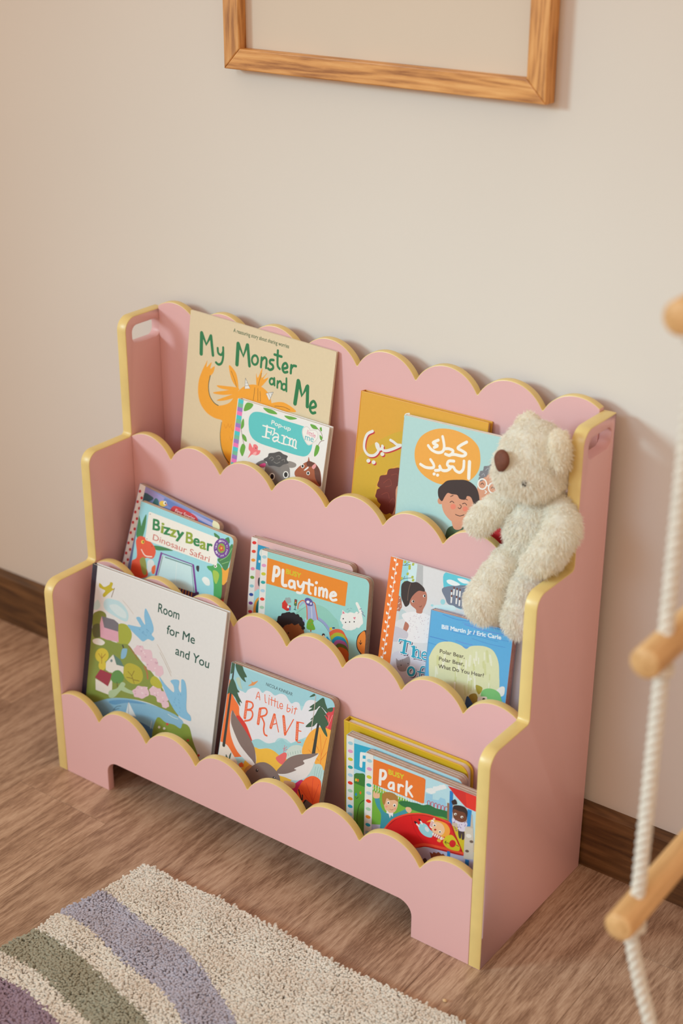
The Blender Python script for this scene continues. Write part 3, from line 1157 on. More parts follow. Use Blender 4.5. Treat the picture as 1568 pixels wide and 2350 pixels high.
b = Book('picture_book', 'pale blue board book with white Arabic title in an orange circle beside the teddy bear', (0.50661, -0.0746, 0.44217, 0.16445, 0.02431, -0.00089, 0.19942, 0.21328), 3, 0.0095, 'board', (172, 206, 204), corner=0.008, boards=5, edge=PAPER)
b.crop = 2
b.poly((232, 162, 64), [(430, 650), (436, 590), (470, 535), (540, 503), (625, 506), (705, 540), (755, 590), (768, 650), (760, 712), (722, 762), (660, 790), (560, 786), (490, 752), (446, 705)])
b.poly((225, 208, 190), [(880, 520), (960, 560), (1000, 620), (900, 600)], True)
W_ = (238, 232, 222)
b.lines(W_, 13, [[(698, 570), (668, 586), (652, 602), (672, 614), (694, 630), (676, 642), (636, 634), (612, 636)], [(580, 606), (604, 604), (628, 616), (612, 638), (588, 632)],
                 [(574, 542), (582, 590), (574, 618), (548, 624), (518, 610), (500, 588)], [(552, 560), (524, 574), (548, 588), (530, 598)],
                 [(684, 668), (680, 708), (662, 726), (640, 716), (628, 698), (606, 700)], [(632, 668), (606, 668), (598, 688), (616, 700), (596, 716), (570, 714), (558, 692), (560, 712), (536, 716)],
                 [(512, 660), (528, 686), (524, 702), (488, 700), (460, 684)]], part='title_lettering')
b.line(W_, 16, [(712, 672), (708, 756)], part='title_lettering')
b.ell(W_, 530, 734, 8, 8, part='title_lettering')
b.ell(W_, 548, 740, 8, 8, part='title_lettering')
SK = (214, 150, 120)
# older lady in white glasses
b.poly(SK, [(760, 760), (790, 730), (840, 735), (890, 760), (905, 860), (860, 900), (790, 890), (752, 860)])
for cx, cy, r in ((782, 735, 20), (805, 715, 24), (835, 705, 24), (862, 722, 24), (885, 745, 24), (770, 760, 12)):
    b.blob((120, 118, 124), cx, cy, r, r, .1, 11, seed=cx)
b.lines((165, 162, 166), 3, [[(795, 715), (808, 705), (815, 722)], [(828, 705), (842, 700), (845, 718)], [(775, 740), (785, 732), (790, 745)]])
for cx, cy in ((778, 786), (832, 806)):
    b.ring((236, 232, 226), 6, cx, cy, 22, 26)
    b.lines((60, 40, 40), 3, [[(cx - 8, cy + 2), (cx, cy - 5), (cx + 8, cy + 3)]])
b.line((236, 232, 226), 5, [(800, 792), (810, 796)])
b.lines((232, 190, 80), 6, [[(744, 812), (746, 830)], [(748, 840), (752, 850)]])
b.ell((232, 130, 40), 868, 805, 8, 14)
b.ell((200, 30, 60), 790, 862, 11, 6)
b.line((236, 232, 226), 4, [(792, 820), (800, 826), (792, 834)])
# boy
b.poly((64, 92, 66), [(590, 1040), (610, 1006), (660, 1000), (700, 1020), (720, 1100), (590, 1100)])
b.poly((196, 40, 48), [(650, 1050), (680, 1020), (740, 1005), (860, 1000), (880, 1100), (650, 1100)])
b.poly(SK, [(625, 960), (690, 970), (670, 1015), (640, 1020), (625, 1000)])
b.ell((206, 142, 112), 562, 872, 14, 18)
b.poly(SK, [(572, 860), (600, 820), (680, 815), (738, 850), (750, 900), (730, 960), (680, 990), (625, 980), (585, 940), (570, 895)])
b.poly((52, 36, 36), [(552, 850), (552, 810), (576, 785), (600, 768), (650, 764), (700, 768), (744, 800), (762, 850), (760, 900), (742, 914), (722, 858), (700, 848), (690, 866), (662, 862), (648, 842), (622, 838), (600, 832), (584, 852), (570, 874)])
b.ell((228, 128, 104), 628, 902, 14, 14)
b.ell((228, 128, 104), 690, 914, 13, 13)
b.lines((80, 45, 40), 3.5, [[(612, 880), (622, 874), (632, 882)], [(676, 888), (688, 884), (698, 894)], [(640, 942), (662, 950), (684, 944)], [(662, 892), (670, 900), (664, 912), (654, 908)], [(615, 850), (628, 844)], [(690, 862), (702, 868)]])
b.finish()

# ---------------------------------------------------------------- books: middle tier
b = Book('picture_book', 'blue board book with red-dotted white spine strip peeking out behind the dinosaur book', (0.02272, -0.14668, 0.2741, 0.26193, -0.10646, -0.02681, 0.17571, 0.18486), 2, 0.0095, 'board', (122, 138, 190), corner=0.009, boards=6)
b.crop = 3
b.poly((150, 142, 196), [(645, 600), (760, 660), (880, 740), (820, 770), (700, 690), (640, 650)])
b.poly((92, 118, 182), [(860, 720), (1100, 850), (1300, 930), (1300, 990), (1100, 900), (900, 800)])
b.poly((165, 160, 205), [(1100, 850), (1300, 950), (1310, 985), (1150, 900)])
b.poly((44, 84, 96), [(640, 690), (680, 670), (720, 690), (755, 720), (720, 745), (650, 745)])
b.poly((44, 100, 104), [(770, 720), (800, 740), (800, 780), (780, 800), (740, 790)])
b.ell((232, 190, 60), 838, 768, 32, 26, 10)
b.ell((236, 232, 226), 858, 762, 15, 17)
b.ell((40, 36, 40), 862, 764, 7, 9)
b.poly((226, 120, 60), [(868, 770), (882, 778), (866, 786)])
b.poly((222, 216, 176), [(1300, 915), (1390, 930), (1400, 980), (1370, 1010), (1290, 980)])
b.poly((196, 34, 44), [(916, 840), (922, 800), (960, 790), (1060, 835), (1138, 885), (1148, 930), (1040, 915)])
b.text((236, 226, 220), 'First Stories', (945, 846), (1120, 922), 40, 0.0, shear=0.2)
b.strip((232, 226, 220), [(196, 44, 52)], 0, 0.0125, 0.01, b.h - 0.012, 20, 0.0026, 0.0026, 0.0032)
b.finish()

b = Book('picture_book', 'light blue board book with orange dinosaur and round purple badge on its cover', (0.05581, -0.16224, 0.26193, 0.24771, -0.03696, -0.01419, 0.19388, 0.17727), 2, 0.0090, 'board', (152, 208, 218), corner=0.009, boards=5, edge=mat('pale_board_edge', (205, 180, 150), 0.85, 0.1, 250))
b.crop = 3
PL = (60, 126, 70)
for p_ in ([(612, 850), (640, 940), (650, 1100), (620, 1060), (605, 960)], [(690, 865), (680, 980), (645, 1100), (640, 1000), (660, 920)], [(600, 930), (625, 1000), (640, 1110), (600, 1060)], [(1300, 1030), (1345, 1060), (1350, 1090), (1310, 1070)], [(1395, 1090), (1430, 1070), (1440, 1120), (1405, 1130)],
           [(1330, 1270), (1390, 1230), (1460, 1130), (1470, 1200), (1440, 1290), (1400, 1400), (1370, 1330)], [(760, 1145), (850, 1160), (930, 1190), (860, 1190), (780, 1185)]):
    b.poly(PL, p_)
b.lines((140, 190, 120), 5, [[(1350, 1280), (1420, 1240), (1460, 1170)], [(1370, 1310), (1430, 1290)]])
b.poly((222, 224, 222), [(700, 1290), (735, 1270), (760, 1300), (750, 1350), (705, 1390)])
# jeep
b.poly((196, 222, 224), [(826, 1230), (1120, 1325), (1145, 1560), (960, 1530), (780, 1440)], False)
b.lines((118, 50, 142), 22, [[(825, 1215), (775, 1420)], [(1112, 1325), (1140, 1575)]], smooth=False)
b.line((118, 50, 142), 9, [(825, 1212), (1115, 1318)])
b.line((50, 60, 70), 6, [(838, 1240), (795, 1410)])
b.line((60, 120, 130), 6, [(1096, 1335), (1118, 1560)])
b.line((226, 232, 230), 4, [(965, 1275), (950, 1480)])
b.line((60, 110, 110), 8, [(860, 1250), (1100, 1330)])
b.poly((232, 104, 52), [(738, 1390), (740, 1340), (770, 1320), (772, 1360), (760, 1400)])
b.poly((70, 40, 80), [(940, 1510), (1120, 1570), (1160, 1560), (1170, 1620), (1000, 1610), (930, 1560)], False)
for i in range(6):
    b.line((222, 140, 40), 8, [(970 + i * 26, 1520 + i * 9), (962 + i * 26, 1570 + i * 10)])
b.poly((40, 40, 50), [(1140, 1330), (1165, 1330), (1160, 1380), (1142, 1365)])
# dinosaur
DN = (226, 84, 50)
b.poly(DN, [(596, 1110), (612, 1070), (645, 1060), (690, 1080), (745, 1130), (772, 1180), (770, 1225), (745, 1262), (690, 1255), (672, 1280), (690, 1340), (700, 1420), (620, 1440), (545, 1420), (536, 1330), (560, 1280), (600, 1255), (604, 1190)])
b.poly((150, 150, 70), [(632, 1270), (672, 1250), (690, 1320), (690, 1400), (660, 1400), (640, 1330)])
b.line((240, 232, 220), 9, [(645, 1180), (680, 1235), (740, 1245)])
b.ell((240, 210, 70), 658, 1112, 14, 16)
b.ell((30, 40, 30), 662, 1112, 6, 9)
b.ell((120, 40, 30), 740, 1150, 5, 4)
# crocodile and palm on the right
b.poly((112, 60, 44), [(1370, 1480), (1420, 1470), (1420, 1700), (1340, 1700)], False)
b.poly((232, 160, 50), [(1362, 1345), (1400, 1370), (1440, 1340), (1425, 1420), (1405, 1480), (1370, 1490)])
b.poly((70, 160, 84), [(1236, 1330), (1285, 1325), (1310, 1302), (1345, 1310), (1368, 1350), (1372, 1440), (1360, 1620), (1300, 1620), (1296, 1500), (1280, 1390), (1250, 1360)])
b.poly((160, 190, 70), [(1290, 1370), (1330, 1380), (1345, 1420), (1318, 1490), (1294, 1440)])
b.ell((240, 236, 226), 1312, 1330, 14, 14)
b.ell((30, 30, 30), 1310, 1330, 6, 8)
for a in (0, 1, 2):
    b.poly((232, 234, 230), [(1190 + a, 1450), (1215, 1425), (1255, 1450), (1260, 1500), (1225, 1500)]) if a == 0 else None
b.poly((196, 40, 40), [(1330, 1660), (1400, 1630), (1400, 1720), (1320, 1720)])
# title panel
b.poly((234, 229, 220), [(712, 846), (722, 840), (1330, 1075), (1336, 1090), (1326, 1312), (1316, 1324), (690, 1098), (680, 1085)], False)
for x, y in ((725, 862), (695, 1085)):
    b.ell((60, 60, 60), x, y, 4, 4)
D1, D2 = (24, 124, 66), (140, 160, 40)
b.letters([D1, D2, D1, D2, D1, D2, D1, D2, D1], [('B', 748, 1000, 810, 1015), ('i', 822, 1028, 840, 1034), ('z', 846, 1040, 902, 1052), ('z', 902, 1058, 956, 1072), ('y', 958, 1068, 1020, 1090),
                                               ('B', 1046, 1118, 1108, 1132), ('e', 1114, 1140, 1166, 1152), ('a', 1172, 1168, 1224, 1182), ('r', 1236, 1188, 1280, 1198)], 104, 0.024)
b.text((196, 84, 74), 'Dinosaur Safari', (747, 1092), (1256, 1294), 58, 0.0)
b.ell((108, 52, 140), 1368, 1170, 72, 90)
b.ring_text((236, 230, 240), 'With sliders to push and pull ', 1368, 1170, 46, 60, 175, 535, 22)
b.ell((130, 160, 60), 1366, 1168, 34, 44)
b.blob((206, 66, 44), 1366, 1168, 22, 28, .25, 10)
b.ell((232, 180, 60), 1366, 1168, 8, 10)
b.finish()

b = Book('picture_book', 'pink board book with dotted white spine strip, mostly hidden behind the teal book', (0.28074, -0.13392, 0.25299, 0.15478, 0.01944, 0.0348, 0.18289, 0.17701), 2, 0.0120, 'board', (226, 180, 178), corner=0.009, boards=7)
b.crop = 4
b.poly((30, 146, 186), [(228, 215), (340, 250), (340, 500), (206, 462)], False)
b.line(WHITE, 20, [(300, 270), (262, 275), (250, 310), (275, 340)])
b.ell(WHITE, 242, 385, 10, 14)
b.poly((160, 210, 216), [(190, 690), (230, 660), (290, 690), (300, 960), (170, 960)], False)
b.poly((232, 150, 50), [(180, 860), (195, 790), (230, 745), (290, 740), (290, 960), (175, 940)])
b.poly((30, 110, 110), [(205, 880), (215, 800), (245, 760), (290, 760), (290, 930), (230, 940)])
b.ell((60, 50, 60), 240, 590, 14, 45)
b.strip(WHITE, [(222, 40, 40), (226, 66, 40), (238, 150, 50), (224, 130, 160), (110, 150, 50), (140, 190, 200), (40, 70, 150), (130, 60, 140), (214, 50, 80), (214, 60, 50), (232, 150, 60)], 0, 0.0110, 0.006, b.h - 0.008, 13, 0.0040, 0.0026)
b.finish()

b = Book('picture_book', 'light teal board book with orange title band and a white cat', (0.31727, -0.15227, 0.2498, 0.13497, 0.01588, 0.05543, 0.18795, 0.1775), 2, 0.0125, 'board', (152, 206, 202), corner=0.0095, boards=7)
b.crop = 4
b.poly((142, 198, 184), [(600, 920), (690, 850), (800, 815), (900, 850), (990, 940), (1040, 1040), (1060, 1500), (560, 1500)])
b.poly((158, 210, 208), [(690, 1000), (720, 960), (830, 950), (900, 1010), (940, 1090), (940, 1500), (640, 1500)])
b.line((110, 140, 140), 3, [(600, 915), (700, 840), (780, 820)])
b.line((150, 160, 200), 26, [(830, 955), (890, 1000), (950, 1080)])
b.line((90, 100, 120), 3, [(820, 965), (880, 1010), (940, 1095)])
b.line((150, 160, 200), 24, [(690, 980), (670, 1020)])
# house and traffic light
b.blob((150, 165, 165), 528, 775, 34, 32, .1, 11)
b.poly((206, 48, 40), [(468, 800), (495, 768), (528, 820), (515, 880), (468, 850)], False)
b.poly((186, 40, 38), [(515, 822), (556, 825), (556, 872), (515, 882)], False)
b.poly((236, 232, 226), [(520, 826), (538, 828), (538, 852), (520, 850)], False)
b.poly((60, 130, 190), [(540, 840), (554, 840), (552, 876), (540, 878)], False)
b.poly((70, 66, 60), [(594, 760), (620, 768), (614, 830), (588, 824)], False)
b.line((50, 60, 60), 6, [(602, 828), (598, 866)])
b.line((40, 110, 110), 8, [(588, 864), (606, 870)])
for i, c in enumerate(((220, 60, 40), (232, 190, 50), (60, 160, 70))):
    b.ell(c, 605 - i * 2, 778 + i * 18, 6, 7)
# bridge
b.poly((158, 168, 206), [(640, 840), (665, 795), (700, 790), (770, 800), (800, 860), (815, 965), (730, 970), (715, 860), (690, 800)])
b.line((232, 232, 236), 4, [(760, 830), (768, 950)])
for st in ([(626, 856), (634, 808), (668, 776), (700, 790), (716, 850), (720, 965)], [(770, 790), (795, 806), (808, 870), (824, 965)]):
    b.line((222, 96, 56), 10, st)
b.poly((90, 84, 150), [(695, 770), (720, 748), (760, 765), (778, 800), (770, 830), (720, 822)])
b.ell((226, 230, 240), 728, 790, 16, 14, 20)
b.ell((200, 206, 232), 758, 806, 10, 12, 20)
# tree
b.poly((112, 166, 50), [(755, 955), (785, 980), (780, 1000), (800, 1060), (770, 1072), (720, 1060), (714, 1020), (728, 975)])
for x, y in ((755, 985), (735, 1010), (768, 1015)):
    b.ell((180, 120, 40), x, y, 5, 6)
b.line((170, 110, 50), 14, [(756, 1070), (756, 1082)])
# child
b.poly((150, 86, 44), [(470, 1060), (500, 1010), (570, 990), (650, 1020), (690, 1090), (680, 1260), (500, 1260)])
for cx, cy, r in ((440, 1000, 30), (455, 960, 34), (490, 932, 34), (530, 922, 34), (575, 928, 34), (615, 945, 34), (645, 975, 34), (668, 1010, 28), (680, 1050, 18), (450, 1035, 28), (540, 965, 50), (600, 980, 40), (485, 985, 45), (478, 1030, 14)):
    b.blob((40, 32, 34), cx, cy, r, r, .06, 11, seed=cx)
b.ell((40, 24, 20), 532, 1100, 6, 10)
# cat
for cx, cy, rx, ry in ((1160, 980, 92, 84), (1110, 960, 60, 60), (1220, 970, 60, 80), (1140, 1040, 70, 34)):
    b.blob((232, 230, 226), cx, cy, rx, ry, .05, 15, seed=cx)
b.poly((232, 230, 226), [(1066, 920), (1072, 868), (1110, 905)], False)
b.poly((220, 120, 140), [(1072, 908), (1076, 880), (1098, 905)], False)
b.line((232, 230, 226), 30, [(1255, 900), (1240, 855), (1218, 808)])
b.poly((220, 120, 140), [(1178, 945), (1206, 940), (1195, 968)], False)
b.lines((130, 110, 150), 6, [[(1262, 880), (1280, 900)], [(1268, 905), (1296, 935)], [(1246, 862), (1262, 858)]])
for x, y in ((1080, 958), (1144, 990), (1104, 994), (1190, 988)):
    b.ell((40, 40, 50), x, y, 6, 7)
b.lines((120, 130, 140), 3, [[(1115, 865), (1135, 858)], [(1130, 885), (1150, 875)], [(1150, 850), (1165, 858)], [(1085, 1060), (1110, 1075)], [(1240, 890), (1225, 910)]])
# caterpillar of rainbow discs
for i, c in enumerate(((222, 96, 60), (176, 180, 50), (30, 146, 180), (178, 96, 160), (92, 110, 44), (206, 96, 30))):
    b.poly(c, [(945 + i * 13, 1130 + i * 38), (960 + i * 10, 1080 + i * 38), (1010 + i * 7, 1060 + i * 36), (1070 + i * 8, 1075 + i * 38), (1105 + i * 6, 1130 + i * 36), (1130, 1200 + i * 30), (1130, 1400), (1060, 1420)])
b.line((40, 140, 190), 18, [(920, 1145), (955, 1200)])
b.poly((230, 190, 50), [(945, 1050), (965, 1045), (968, 1070), (945, 1075)])
b.line((40, 60, 110), 12, [(975, 1050), (992, 1050)])
b.ell((60, 40, 40), 882, 1122, 16, 18)
b.ell((226, 180, 150), 884, 1132, 11, 11)
# pull tab
b.poly((58, 50, 44), [(1240, 1110), (1320, 1085), (1320, 1330), (1270, 1328), (1220, 1260), (1212, 1180)])
b.poly((228, 130, 50), [(1250, 1112), (1300, 1095), (1300, 1310), (1275, 1316), (1228, 1256), (1220, 1180)])
b.line((40, 32, 30), 6, [(1255, 1175), (1253, 1210)])
b.lines((40, 32, 30), 6, [[(1240, 1195), (1253, 1215)], [(1266, 1198), (1253, 1215)]])
# title
b.poly((228, 134, 40), [(315, 346), (700, 466), (1120, 592), (1126, 606), (1112, 720), (1100, 832), (1080, 830), (700, 714), (298, 602)], False)
b.text((206, 190, 40), 'BUSY', (508, 505), (655, 552), 50, 0.03)
PW_ = (234, 230, 226)
pl = [[(394, 440), (378, 578)], [(396, 440), (432, 452), (438, 496), (418, 526), (388, 522)], [(478, 474), (472, 596), (486, 624), (510, 626)],
      [(592, 588), (552, 578), (538, 612), (552, 642), (584, 634), (592, 592), (596, 654)], [(626, 586), (634, 628), (658, 638), (680, 612)], [(686, 594), (680, 660), (660, 700), (620, 694)],
      [(740, 570), (736, 680), (754, 706)], [(704, 600), (776, 620)], [(804, 648), (800, 716)], [(842, 652), (840, 726)], [(842, 676), (866, 652), (882, 676), (880, 734)], [(882, 684), (904, 664), (918, 688), (914, 744)],
      [(956, 732), (1006, 722), (990, 694), (960, 706), (950, 742), (972, 772), (1010, 768)]]
for i, st in enumerate(pl):
    b.line(PW_, 31 if i < 3 else 25, st, part='title_lettering')
b.ell(PW_, 812, 598, 15, 16, part='title_lettering')
b.strip(WHITE, DOTS, 0, 0.0112, 0.007, b.h - 0.010, 13, 0.0042, 0.0026)
b.finish()

b = Book('picture_book', 'paperback with orange spine strip and a girl in a white dress, behind the blue book', (0.52626, -0.14337, 0.25414, 0.21094, 0.01196, 0.02664, 0.22951, 0.21504), 2, 0.004, 'paper', (214, 212, 214), corner=0.001)
b.crop = 5
b.poly((150, 206, 214), [(262, 180), (430, 228), (410, 430), (300, 560), (200, 740), (180, 700)], False)
b.poly((200, 222, 226), [(350, 210), (430, 230), (415, 400), (340, 420)])
b.poly((178, 178, 180), [(430, 232), (485, 248), (482, 480), (410, 420)], False)
b.poly((186, 202, 206), [(200, 700), (280, 690), (330, 760), (180, 800)])
b.blob((170, 110, 90), 238, 630, 36, 80, .06, 15)
for i in range(14):
    b.ell((226, 214, 204), 215 + (i * 37) % 48, 570 + (i * 53) % 130, 4, 4)
b.poly((206, 204, 202), [(190, 720), (240, 715), (235, 800), (185, 800)])
b.lines((70, 60, 50), 4, [[(250, 240), (300, 250), (360, 240)], [(300, 250), (330, 225)], [(240, 420), (290, 385), (370, 375)], [(290, 385), (300, 360)]])
for x, y in ((305, 215), (350, 260), (385, 240), (345, 210), (275, 200), (330, 335), (378, 368), (385, 398), (300, 420), (270, 380), (265, 270), (350, 280)):
    b.poly((170, 180, 70), [(x - 12, y + 10), (x - 6, y - 12), (x + 12, y - 10), (x + 8, y + 12)])
b.poly((90, 192, 210), [(712, 320), (960, 385), (1000, 420), (990, 640), (880, 690), (780, 650), (715, 580), (690, 470)])
b.poly((110, 120, 140), [(690, 470), (990, 470), (990, 690), (760, 650), (708, 580)])
for p_ in ([(722, 400), (770, 395), (855, 440), (800, 455), (735, 430)], [(830, 380), (900, 390), (960, 425), (900, 432), (850, 410)]):
    b.poly((226, 232, 234), p_)
for x, y in ((770, 520), (795, 490), (825, 500), (855, 510), (770, 570), (820, 580), (850, 600), (885, 590)):
    b.line((228, 224, 222), 14, [(x, y), (x - 4, y + 50)])
    b.ell((110, 56, 44), x, y - 14, 8, 12)
b.ell((150, 206, 214), 682, 615, 24, 28)
b.ell((160, 208, 214), 575, 650, 14, 12)
b.poly((204, 226, 228), [(600, 650), (780, 650), (800, 700), (620, 690)])
# girl
b.poly((178, 112, 92), [(310, 810), (346, 830), (322, 985), (286, 985), (284, 900)])
b.poly((228, 224, 226), [(272, 750), (310, 724), (420, 712), (520, 740), (600, 800), (600, 1010), (300, 1000), (345, 860), (300, 800)])
rd = random.Random(4)
for i in range(60):
    x, y = rd.uniform(345, 590), rd.uniform(735, 980)
    b.ell((196, 176, 190), x, y, 4, 4, n=8)
b.poly((178, 112, 92), [(345, 560), (400, 510), (500, 505), (524, 560), (515, 630), (485, 690), (470, 730), (420, 724), (412, 690), (360, 640)])
b.poly((50, 38, 38), [(265, 520), (272, 440), (320, 405), (370, 420), (430, 420), (490, 470), (500, 512), (440, 505), (385, 550), (355, 600), (345, 640), (310, 664), (285, 620), (268, 570)])
b.line((110, 84, 74), 6, [(360, 430), (340, 500), (330, 600)])
for x, y in ((385, 610), (498, 556)):
    b.ell((236, 232, 228), x, y, 14, 13)
    b.ell((40, 30, 30), x + 3, y, 9, 11)
b.line((90, 40, 36), 4, [(448, 662), (462, 664), (470, 654)])
b.poly((196, 192, 202), [(180, 860), (330, 920), (300, 1000), (160, 1000)])
b.poly((206, 202, 212), [(150, 1180), (300, 1100), (520, 1150), (560, 1600), (120, 1600)])
b.poly((150, 140, 142), [(215, 1180), (240, 1200), (300, 1180), (345, 1160), (355, 1230), (320, 1300), (260, 1310), (225, 1270)])
b.lines((110, 104, 108), 3, [[(255, 1190), (262, 1215)], [(275, 1185), (280, 1212)], [(240, 1260), (225, 1262)]])
b.ell((50, 50, 54), 265, 1248, 5, 6)
b.ell((50, 50, 54), 335, 1232, 5, 6)
the = [[(252, 990), (362, 1018)], [(250, 992), (246, 1012)], [(360, 1018), (356, 1040)], [(262, 1118), (318, 1134)], [(372, 1062), (392, 1066)], [(372, 1158), (410, 1168)], [(426, 1172), (460, 1180)], [(398, 1110), (420, 1092), (440, 1106), (440, 1176)],
       [(474, 1150), (520, 1150), (512, 1120), (490, 1118), (474, 1140), (480, 1180), (515, 1195)], [(430, 1312), (500, 1326)], [(500, 1266), (474, 1266), (458, 1300), (450, 1370)], [(428, 1366), (472, 1376)]]
fat = [[(308, 1006), (290, 1124)], [(394, 1066), (388, 1160)]]
for col, dw, of in (((80, 66, 90), 10, (8, 9)), ((234, 230, 234), 12, (0, 0)), ((40, 160, 186), 0, (0, 0))):
    for st in the:
        b.line(col, 13 + dw, st, part='title_lettering', off=of)
    for st in fat:
        b.line(col, 28 + dw, st, part='title_lettering', off=of)
    b.line(col, 22 + dw, [(366 + 32 * math.cos(a), 1310 + 40 * math.sin(a)) for a in np.linspace(0, 2 * math.pi, 12)], part='title_lettering', off=of)
b.poly((232, 118, 40), [(0, 0), (0.0205, 0), (0.0205, b.h), (0, b.h)], False, raw=True)
b.line((236, 230, 222), 4, [(220, 175), (190, 440), (140, 740), (110, 980), (80, 1180), (60, 1400)])
for i in range(26):
    t = i / 26
    x, y = 218 - 150 * t - 10 * math.sin(t * 3), 200 + 1150 * t
    sx = 1 if i % 2 else -1
    b.poly((236, 230, 222), [(x, y), (x + sx * 22, y - 20), (x + sx * 24, y + 4), (x + sx * 8, y + 10)])
b.finish()

b = Book('picture_book', 'bright blue board book with a cream double-humped shape below the teddy bear feet', (0.61745, -0.15909, 0.25211, 0.21035, 0.04826, 0.0268, 0.12671, 0.17067), 2, 0.0125, 'board', (88, 166, 214), corner=0.0015, boards=7, edge=mat('pinkish_board_edge', (196, 150, 138), 0.85, 0.1, 250))
b.crop = 5
rd = random.Random(9)
for i in range(46):
    y = 720 + i * 20
    x = rd.uniform(520, 1000)
    L_ = rd.uniform(120, 420)
    b.line(rd.choice(((70, 130, 200), (110, 186, 226), (96, 140, 210), (70, 150, 205))), rd.uniform(3, 8), [(x, y), (x + L_ * .5, y + 0.16 * L_ + rd.uniform(-8, 8)), (x + L_, y + 0.27 * L_)])
b.text((222, 232, 240), 'Bill Martin Jr / Eric Carle', (672, 882), (1264, 992), 42, 0.03)
b.poly((212, 213, 172), [(543, 1200), (552, 1150), (590, 1080), (650, 1022), (760, 1014), (860, 1048), (915, 1086), (965, 1058), (1080, 1056), (1170, 1090), (1215, 1150), (1240, 1230), (1246, 1340), (1240, 1520), (1150, 1700), (700, 1700), (560, 1450)])
rd = random.Random(5)
for i in range(40):
    x, y = rd.uniform(600, 1180), rd.uniform(1110, 1480)
    b.line(rd.choice(((222, 222, 196), (202, 204, 150), (226, 224, 204))), rd.uniform(10, 24), [(x, y), (x + rd.uniform(-12, 12), y + rd.uniform(40, 110))])
for i, (tx, p0, p1) in enumerate((('Polar Bear,', (652, 1124), (900, 1182)), ('Polar Bear,', (644, 1200), (894, 1256)), ('What Do You Hear?', (638, 1274), (1092, 1370)))):
    b.text((44, 24, 22), tx, p0, p1, 41, 0.006)
b.poly((226, 222, 216), [(1215, 1510), (1260, 1465), (1300, 1470), (1295, 1540), (1260, 1560)])
b.poly((120, 186, 112), [(1060, 1560), (1080, 1500), (1140, 1480), (1215, 1500), (1262, 1560), (1265, 1720), (1060, 1720)])
b.poly((160, 146, 50), [(1015, 1445), (1075, 1470), (1070, 1510), (1040, 1540), (1015, 1490)])
b.poly((150, 124, 46), [(940, 1560), (1020, 1540), (1040, 1700), (960, 1700)])
b.poly((54, 88, 130), [(915, 1580), (940, 1565), (1000, 1680), (960, 1720), (900, 1700)])
b.poly((222, 206, 190), [(1035, 1570), (1120, 1565), (1110, 1610), (1040, 1650)])
b.ell((50, 28, 28), 1092, 1588, 14, 12)
b.finish()

# ---------------------------------------------------------------- books: front tier
b = Book('picture_book', 'large white hardback with navy spine strip and a green hillside village picture', (0.03216, -0.25772, 0.0756, 0.18559, -0.02963, 0.05777, 0.2609, 0.28029), 1, 0.0095, 'hard', (218, 215, 213), spine=(38, 34, 50), corner=0.0015)
b.crop = 6
b.poly((190, 212, 206), [(440, 400), (470, 370), (490, 420), (460, 450), (430, 440)])
b.poly((184, 212, 218), [(515, 400), (540, 362), (600, 370), (650, 390), (700, 450), (715, 510), (690, 545), (600, 500), (530, 450)])
b.poly((206, 220, 222), [(560, 420), (620, 410), (690, 470), (690, 520), (620, 490)])
GR = (128, 142, 62)
b.poly((120, 128, 52), [(430, 500), (460, 465), (500, 460), (535, 490), (530, 560), (480, 640), (430, 660)])
b.poly((160, 166, 60), [(620, 580), (660, 560), (710, 580), (740, 640), (730, 700), (690, 740), (630, 720), (600, 650)])
b.poly(GR, [(400, 640), (480, 620), (560, 690), (640, 720), (710, 730), (760, 790), (830, 880), (900, 950), (975, 1060), (1040, 1180), (1115, 1305), (1000, 1250), (860, 1190), (700, 1160), (560, 1160), (370, 1220), (360, 1100)])
b.poly((84, 88, 48), [(425, 590), (470, 560), (505, 600), (500, 660), (440, 670)])
b.poly((222, 216, 206), [(430, 690), (480, 680), (525, 710), (500, 735), (440, 720)])
b.poly((214, 160, 176), [(486, 560), (500, 500), (520, 590), (632, 625), (636, 710), (540, 690), (490, 670)], False)
b.poly((112, 108, 116), [(502, 502), (600, 530), (634, 560), (632, 626), (520, 592)], False)
b.ell((206, 186, 60), 502, 815, 54, 58)
b.ell((206, 186, 60), 505, 895, 30, 40)
b.lines((150, 100, 40), 5, [[(500, 880), (500, 800)], [(500, 840), (475, 800)], [(500, 840), (530, 805)]])
b.poly((178, 168, 56), [(690, 890), (740, 880), (810, 920), (830, 990), (800, 1040), (740, 1040), (690, 1000), (670, 950)])
b.lines((120, 96, 36), 5, [[(760, 1040), (740, 980), (710, 945)], [(745, 1000), (700, 990)], [(750, 1010), (800, 1020)], [(740, 980), (760, 940)]])
b.poly((222, 216, 208), [(535, 870), (592, 808), (620, 890), (676, 905), (672, 970), (560, 950), (532, 930)], False)
b.poly((90, 124, 112), [(594, 808), (650, 850), (678, 906), (618, 890)], False)
b.ell((110, 130, 130), 578, 858, 9, 12)
b.poly((222, 214, 206), [(450, 1000), (550, 1060), (585, 990), (582, 1120), (560, 1132), (452, 1090)], False)
b.poly((152, 46, 66), [(446, 990), (490, 926), (582, 966), (550, 1064)], False)
b.poly((92, 140, 72), [(575, 990), (595, 945), (640, 935), (675, 975), (670, 1020), (630, 1040), (585, 1025)])
b.line((90, 80, 50), 7, [(622, 1030), (632, 1110)])
b.poly((168, 190, 150), [(560, 1100), (620, 1080), (660, 1030), (690, 1050), (640, 1110), (600, 1150), (560, 1150)])
b.poly((168, 190, 150), [(650, 1050), (720, 1090), (780, 1110), (770, 1130), (690, 1110), (640, 1080)])
b.line((50, 44, 60), 12, [(668, 735), (674, 752)])
b.poly((130, 176, 204), [(662, 770), (690, 760), (705, 770), (690, 830), (655, 840)])
PKT = (220, 186, 196)
